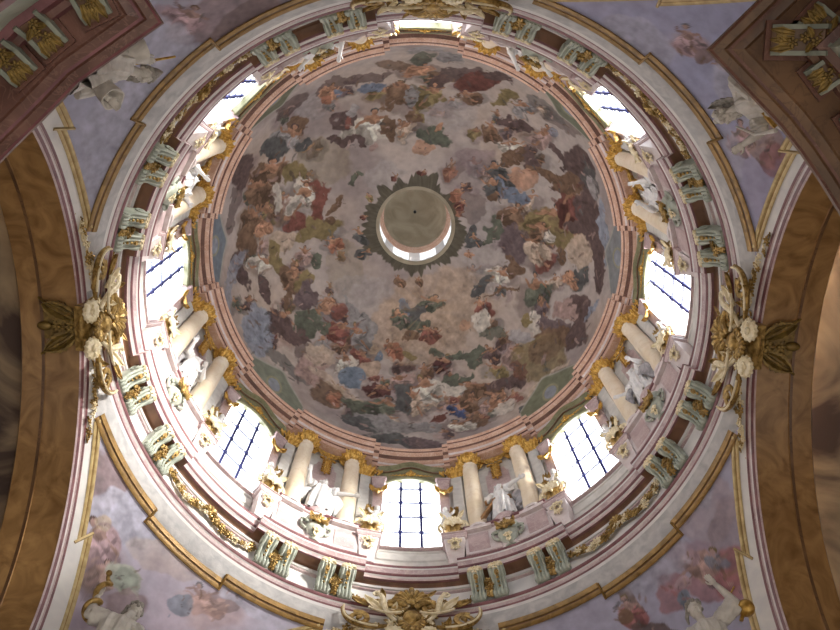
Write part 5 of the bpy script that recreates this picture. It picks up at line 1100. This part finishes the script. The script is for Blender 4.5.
PBL = {(315, 'corner'): 'gilt leaved bracket pointing out of the upper right pier cornice corner', (315, 'second'): 'gilt leaved bracket right of the corner one, upper right pier',
       (315, 'upper'): 'gilt leaved bracket cut by the top edge, upper right pier', (315, 'lower'): 'gilt leaved bracket at the right picture edge, upper right pier',
       (225, 'corner'): 'gilt leaved bracket at the top edge by the upper left cornice corner', (225, 'second'): 'gilt leaved bracket between the other two of the upper left pier',
       (225, 'third'): 'gilt leaved bracket at the far left of the upper left pier'}
for a, lst in PB.items():
    for (x, y), d, L, nm in lst:
        o = make_pier_bracket(L); o.location = (x, y, 22.80); o.rotation_euler = (0, 0, math.atan2(d[1], d[0]) - PI / 2)
        prop(o, PBL[(a, nm)], 'bracket', 'brackets under the pier cornices')

# ------------------------------------------------------------------ the four big statues standing on the pier cornices
def place_statue(name, H, loc, rz, pose, label, seed, mat='statgrey'):
    # joints given in world metres are brought into the statue's own frame
    Mi = (Matrix.Translation(loc) @ Matrix.Rotation(rz, 4, 'Z')).inverted()
    for key in ('head', 'r_elbow', 'r_wrist', 'l_elbow', 'l_wrist', 'r_shoulder', 'l_shoulder', 'neck', 'chest', 'pelvis'):
        if key in pose: pose[key] = tuple((Mi @ Vector(pose[key])) / H)
    for key in ('look', 'up', 'r_palm', 'l_palm'):
        if key in pose: pose[key] = tuple(Mi.to_3x3() @ Vector(pose[key]))
    C_, P_, N_ = (Vector(pose[x]) for x in ('chest', 'pelvis', 'neck'))
    pose['robe'] = [(tuple(N_ * .75 + C_ * .25), .05, .045), (tuple(N_ * .4 + C_ * .6), .12, .09), (tuple(C_), .135, .105), (tuple(C_ * .5 + P_ * .5), .125, .10), (tuple(P_), .14, .12), ((P_.x * .6, P_.y * .6, .34), .15, .13), ((0, 0, .16), .16, .14), ((0, 0, .01), .17, .15)]
    t, P = make_statue(name, H, pose, .0135, mat, mat, seed); t.location = loc; t.rotation_euler = (0, 0, rz)
    prop(t, label, 'statue', 'big statues on the pier cornices')
    return t, (lambda p: Mi @ Vector(p))
def extra(parent, name, mb, mat): return mb.build(name, mat, parent)
RZ = lambda a: R_(a - 90)
# lower right: woman with raised arm and a gilt orb
t, q = place_statue('pier_statue', 3.8, (8.75, 7.55, 23.47), RZ(45) + .1, dict(pelvis=(8.7, 7.45, 25.3), chest=(8.55, 7.2, 26.0), neck=(8.42, 7.0, 26.5), head=(8.30, 6.86, 26.86), look=(.2, -.6, -.75), up=(.0, -.75, .65),
      l_shoulder=(8.15, 7.3, 26.3), r_shoulder=(8.82, 6.95, 26.3), l_elbow=(7.85, 7.4, 25.7), l_wrist=(7.9, 6.95, 25.3), r_elbow=(9.45, 6.52, 26.75), r_wrist=(9.02, 6.3, 27.45), r_palm=(-.5, -.6, .2), hair='bun', hmat='hair',
      folds=10, mantle=[([(-.16, .02, .8), (-.2, -.03, .62), (-.1, -.1, .5), (.14, -.1, .42)], .06)]), 'big white female statue raising an arm beside a gilt orb, lower right pier', 41)
mb = MB(); mb.ell(q((9.72, 6.62, 26.62)), .26, None, 18, 12); extra(t, 'gilt_orb', mb, M['gold'])
mb = MB(); mb.tube([q((9.5, 6.85, 26.3)), q((9.68, 6.62, 26.62))], [.06, .05], 8); mb.tube([q((8.9, 6.75, 26.4)), q((9.55, 6.3, 27.3))], [.035, .025], 8); extra(t, 'sceptre', mb, M['gold'])
# lower left: woman with a gilt snake round her arm
t, q = place_statue('pier_statue', 3.8, (-8.85, 7.75, 23.47), RZ(135), dict(pelvis=(-8.75, 7.7, 25.3), chest=(-8.6, 7.45, 26.0), neck=(-8.45, 7.3, 26.45), head=(-8.30, 7.36, 26.86), look=(.62, -.3, -.72), up=(.35, -.7, .6),
      l_shoulder=(-8.85, 7.25, 26.25), r_shoulder=(-8.1, 7.55, 26.2), l_elbow=(-9.5, 7.15, 26.35), l_wrist=(-9.42, 6.95, 27.05), r_elbow=(-7.9, 7.7, 25.6), r_wrist=(-7.85, 7.2, 25.3), l_palm=(.3, -.8, 0), hair='long', hmat='hair',
      folds=10, mantle=[([(.16, .02, .78), (.2, -.03, .6), (.08, -.1, .5), (-.14, -.1, .42)], .06)]), 'big white female statue with gilt snake on raised arm, lower left pier', 42)
mb = MB(); pth = []
for i in range(50):
    f = i / 49; c = Vector((-9.6, 7.25, 26.2)).lerp(Vector((-9.18, 6.62, 27.75)), f); an = f * 16
    pth.append(q(c + Vector((math.cos(an), math.sin(an), .2 * math.sin(an * .5))) * (.17 * (1 - .35 * f))))
mb.tube(pth, [.06 + .03 * math.sin(PI * i / 49) for i in range(50)], 8); mb.ell(pth[-1], .1); extra(t, 'gilt_snake', mb, M['oldgold'])
# upper right: bearded bishop leaning out, hand lowered, palm branch and gilt book
t, q = place_statue('pier_statue', 3.8, (8.55, -8.0, 23.47), RZ(-45), dict(pelvis=(8.5, -8.15, 25.2), chest=(8.2, -8.05, 25.9), neck=(7.95, -7.8, 26.45), head=(7.72, -7.56, 26.85), look=(-.45, .55, -.7), up=(-.7, .3, .6),
      l_shoulder=(8.35, -7.6, 26.1), r_shoulder=(7.75, -8.35, 26.1), l_elbow=(8.5, -7.25, 26.0), l_wrist=(8.18, -6.85, 26.5), r_elbow=(7.65, -8.6, 25.6), r_wrist=(7.9, -8.2, 25.35), l_palm=(-.5, .3, -.6), hair='short', beard=1, hmat='statgrey',
      folds=10, mantle=[([(.0, -.04, .8), (-.12, -.04, .72), (-.24, -.02, .62), (-.26, .0, .46)], .08), ([(.14, -.05, .7), (.2, -.1, .58), (.12, -.12, .42)], .07)]), 'big bearded statue reaching down with palm branch and gilt book, upper right pier', 43)
mb = MB(); leaf(mb, q((7.85, -8.0, 26.3)), q((7.55, -7.85, 27.45)) - q((7.85, -8.0, 26.3)), (0, -1, .2), 1.3, .4, .2, lobes=9, nu=15); extra(t, 'palm_branch', mb, M['hair'])
mb = MB(); c = q((8.55, -7.62, 25.62)); mb.box(c, (.5, .35, .14), None); extra(t, 'gilt_book', mb, M['gold'])
mb = MB(); mb.tube([q((7.95, -7.3, 26.5)), q((8.15, -7.15, 25.6)), q((8.3, -7.3, 24.6))], [.03, .045, .06], 8); extra(t, 'stole', mb, M['statgrey'])
# upper left: bishop in wide sleeves with a mitre and a gilt staff
t, q = place_statue('pier_statue', 3.8, (-8.35, -8.35, 23.47), RZ(225), dict(pelvis=(-8.3, -8.45, 25.2), chest=(-8.05, -8.4, 25.9), neck=(-7.8, -8.25, 26.4), head=(-7.56, -8.12, 26.82), look=(.45, .35, -.8), up=(.75, -.1, .55),
      l_shoulder=(-7.75, -8.6, 26.1), r_shoulder=(-8.3, -8.1, 26.0), l_elbow=(-7.6, -8.65, 26.1), l_wrist=(-7.45, -8.55, 26.5), r_elbow=(-8.4, -7.75, 25.7), r_wrist=(-8.1, -7.5, 25.6), hair='short', beard=1, hmat='hair',
      folds=10, mantle=[([(.02, -.06, .78), (.14, -.06, .68), (.22, -.03, .56)], .07)]), 'big bearded bishop statue in wide sleeves holding a gilt staff, upper left pier', 44)
def sleeve(a, b, r0, r1):
    mb = MB(); a, b = Vector(q(a)), Vector(q(b)); d = (b - a).normalized(); u_ = d.orthogonal().normalized(); w_ = d.cross(u_); rows = []
    for i in range(9):
        f = i / 8; rows.append([tuple(a.lerp(b, f) + (u_ * math.cos(z) + w_ * math.sin(z)) * (r0 + (r1 - r0) * f) * (1 + .05 * math.sin(5 * z + i))) for z in (2 * PI * k / 24 for k in range(24))])
    for i in range(5): rows.append([tuple(Vector(p).lerp(b, .12 + .15 * i) - d * .1 * i) for p in rows[8]])
    mb.grid(rows, cv=True); extra(t, 'wide_sleeve', mb, M['statgrey'])
sleeve((-8.62, -8.05, 26.1), (-8.0, -7.5, 25.55), .2, .31); sleeve((-7.95, -8.55, 25.9), (-7.42, -8.72, 26.35), .2, .33)
mb = MB(); mb.tube([q((-7.75, -8.38, 26.35)), q((-6.9, -8.62, 27.6))], [.045, .03], 8); extra(t, 'gilt_staff', mb, M['gold'])
mb = MB(); b0 = q((-7.5, -8.14, 26.95)); b1 = q((-7.2, -8.2, 27.4)); mb.tube([b0, b0.lerp(b1, .5), b1], [.27, .24, .04], 10, flat=.6); extra(t, 'mitre', mb, M['hair'])

# ------------------------------------------------------------------ daylight, camera
for o in list(SC.objects):
    if o.parent is None: o.location.z += ZO
wd = bpy.data.worlds.new('daylight'); SC.world = wd; wd.use_nodes = True
wd.node_tree.nodes['Background'].inputs['Color'].default_value = (WORLD_COL[0], WORLD_COL[1], WORLD_COL[2], 1)
wd.node_tree.nodes['Background'].inputs['Strength'].default_value = WORLD_STRENGTH
sun = bpy.data.lights.new('sun', 'SUN'); sun.energy = SUN_ENERGY; sun.angle = R_(22); sun.color = (1, .95, .87)
so = bpy.data.objects.new('sun', sun); COL.objects.link(so)
az, el = R_(SUN_AZ), R_(SUN_EL); dirv = Vector((-math.cos(az) * math.cos(el), -math.sin(az) * math.cos(el), -math.sin(el)))
so.rotation_euler = dirv.to_track_quat('-Z', 'Y').to_euler(); so.location = (20, -10, 60)

cam = bpy.data.cameras.new('camera'); cam.sensor_width = 36; cam.lens = 1000 / 840 * 36; cam.clip_end = 300; cam.clip_start = .05
co = bpy.data.objects.new('camera', cam); COL.objects.link(co)
r_ = Vector((.99942352, -.0319262, -.01154713)); u_ = Vector((-.02845456, -.97323152, .22805867)); w_ = Vector((.01851908, .22759863, .97357892))
co.matrix_world = Matrix.Translation((-.67345, -8.19393, ZO)) @ Matrix((r_, u_, -w_)).transposed().to_4x4()
SC.camera = co
SC.view_settings.view_transform = 'Standard'; SC.view_settings.look = 'None'; SC.view_settings.gamma = 1; SC.view_settings.exposure = EXPOSURE
SC.view_settings.use_curve_mapping = False
SC.cycles.use_denoising = True
SC.cycles.max_bounces = 8; SC.cycles.diffuse_bounces = 4
SC.cycles.sample_clamp_indirect = 6
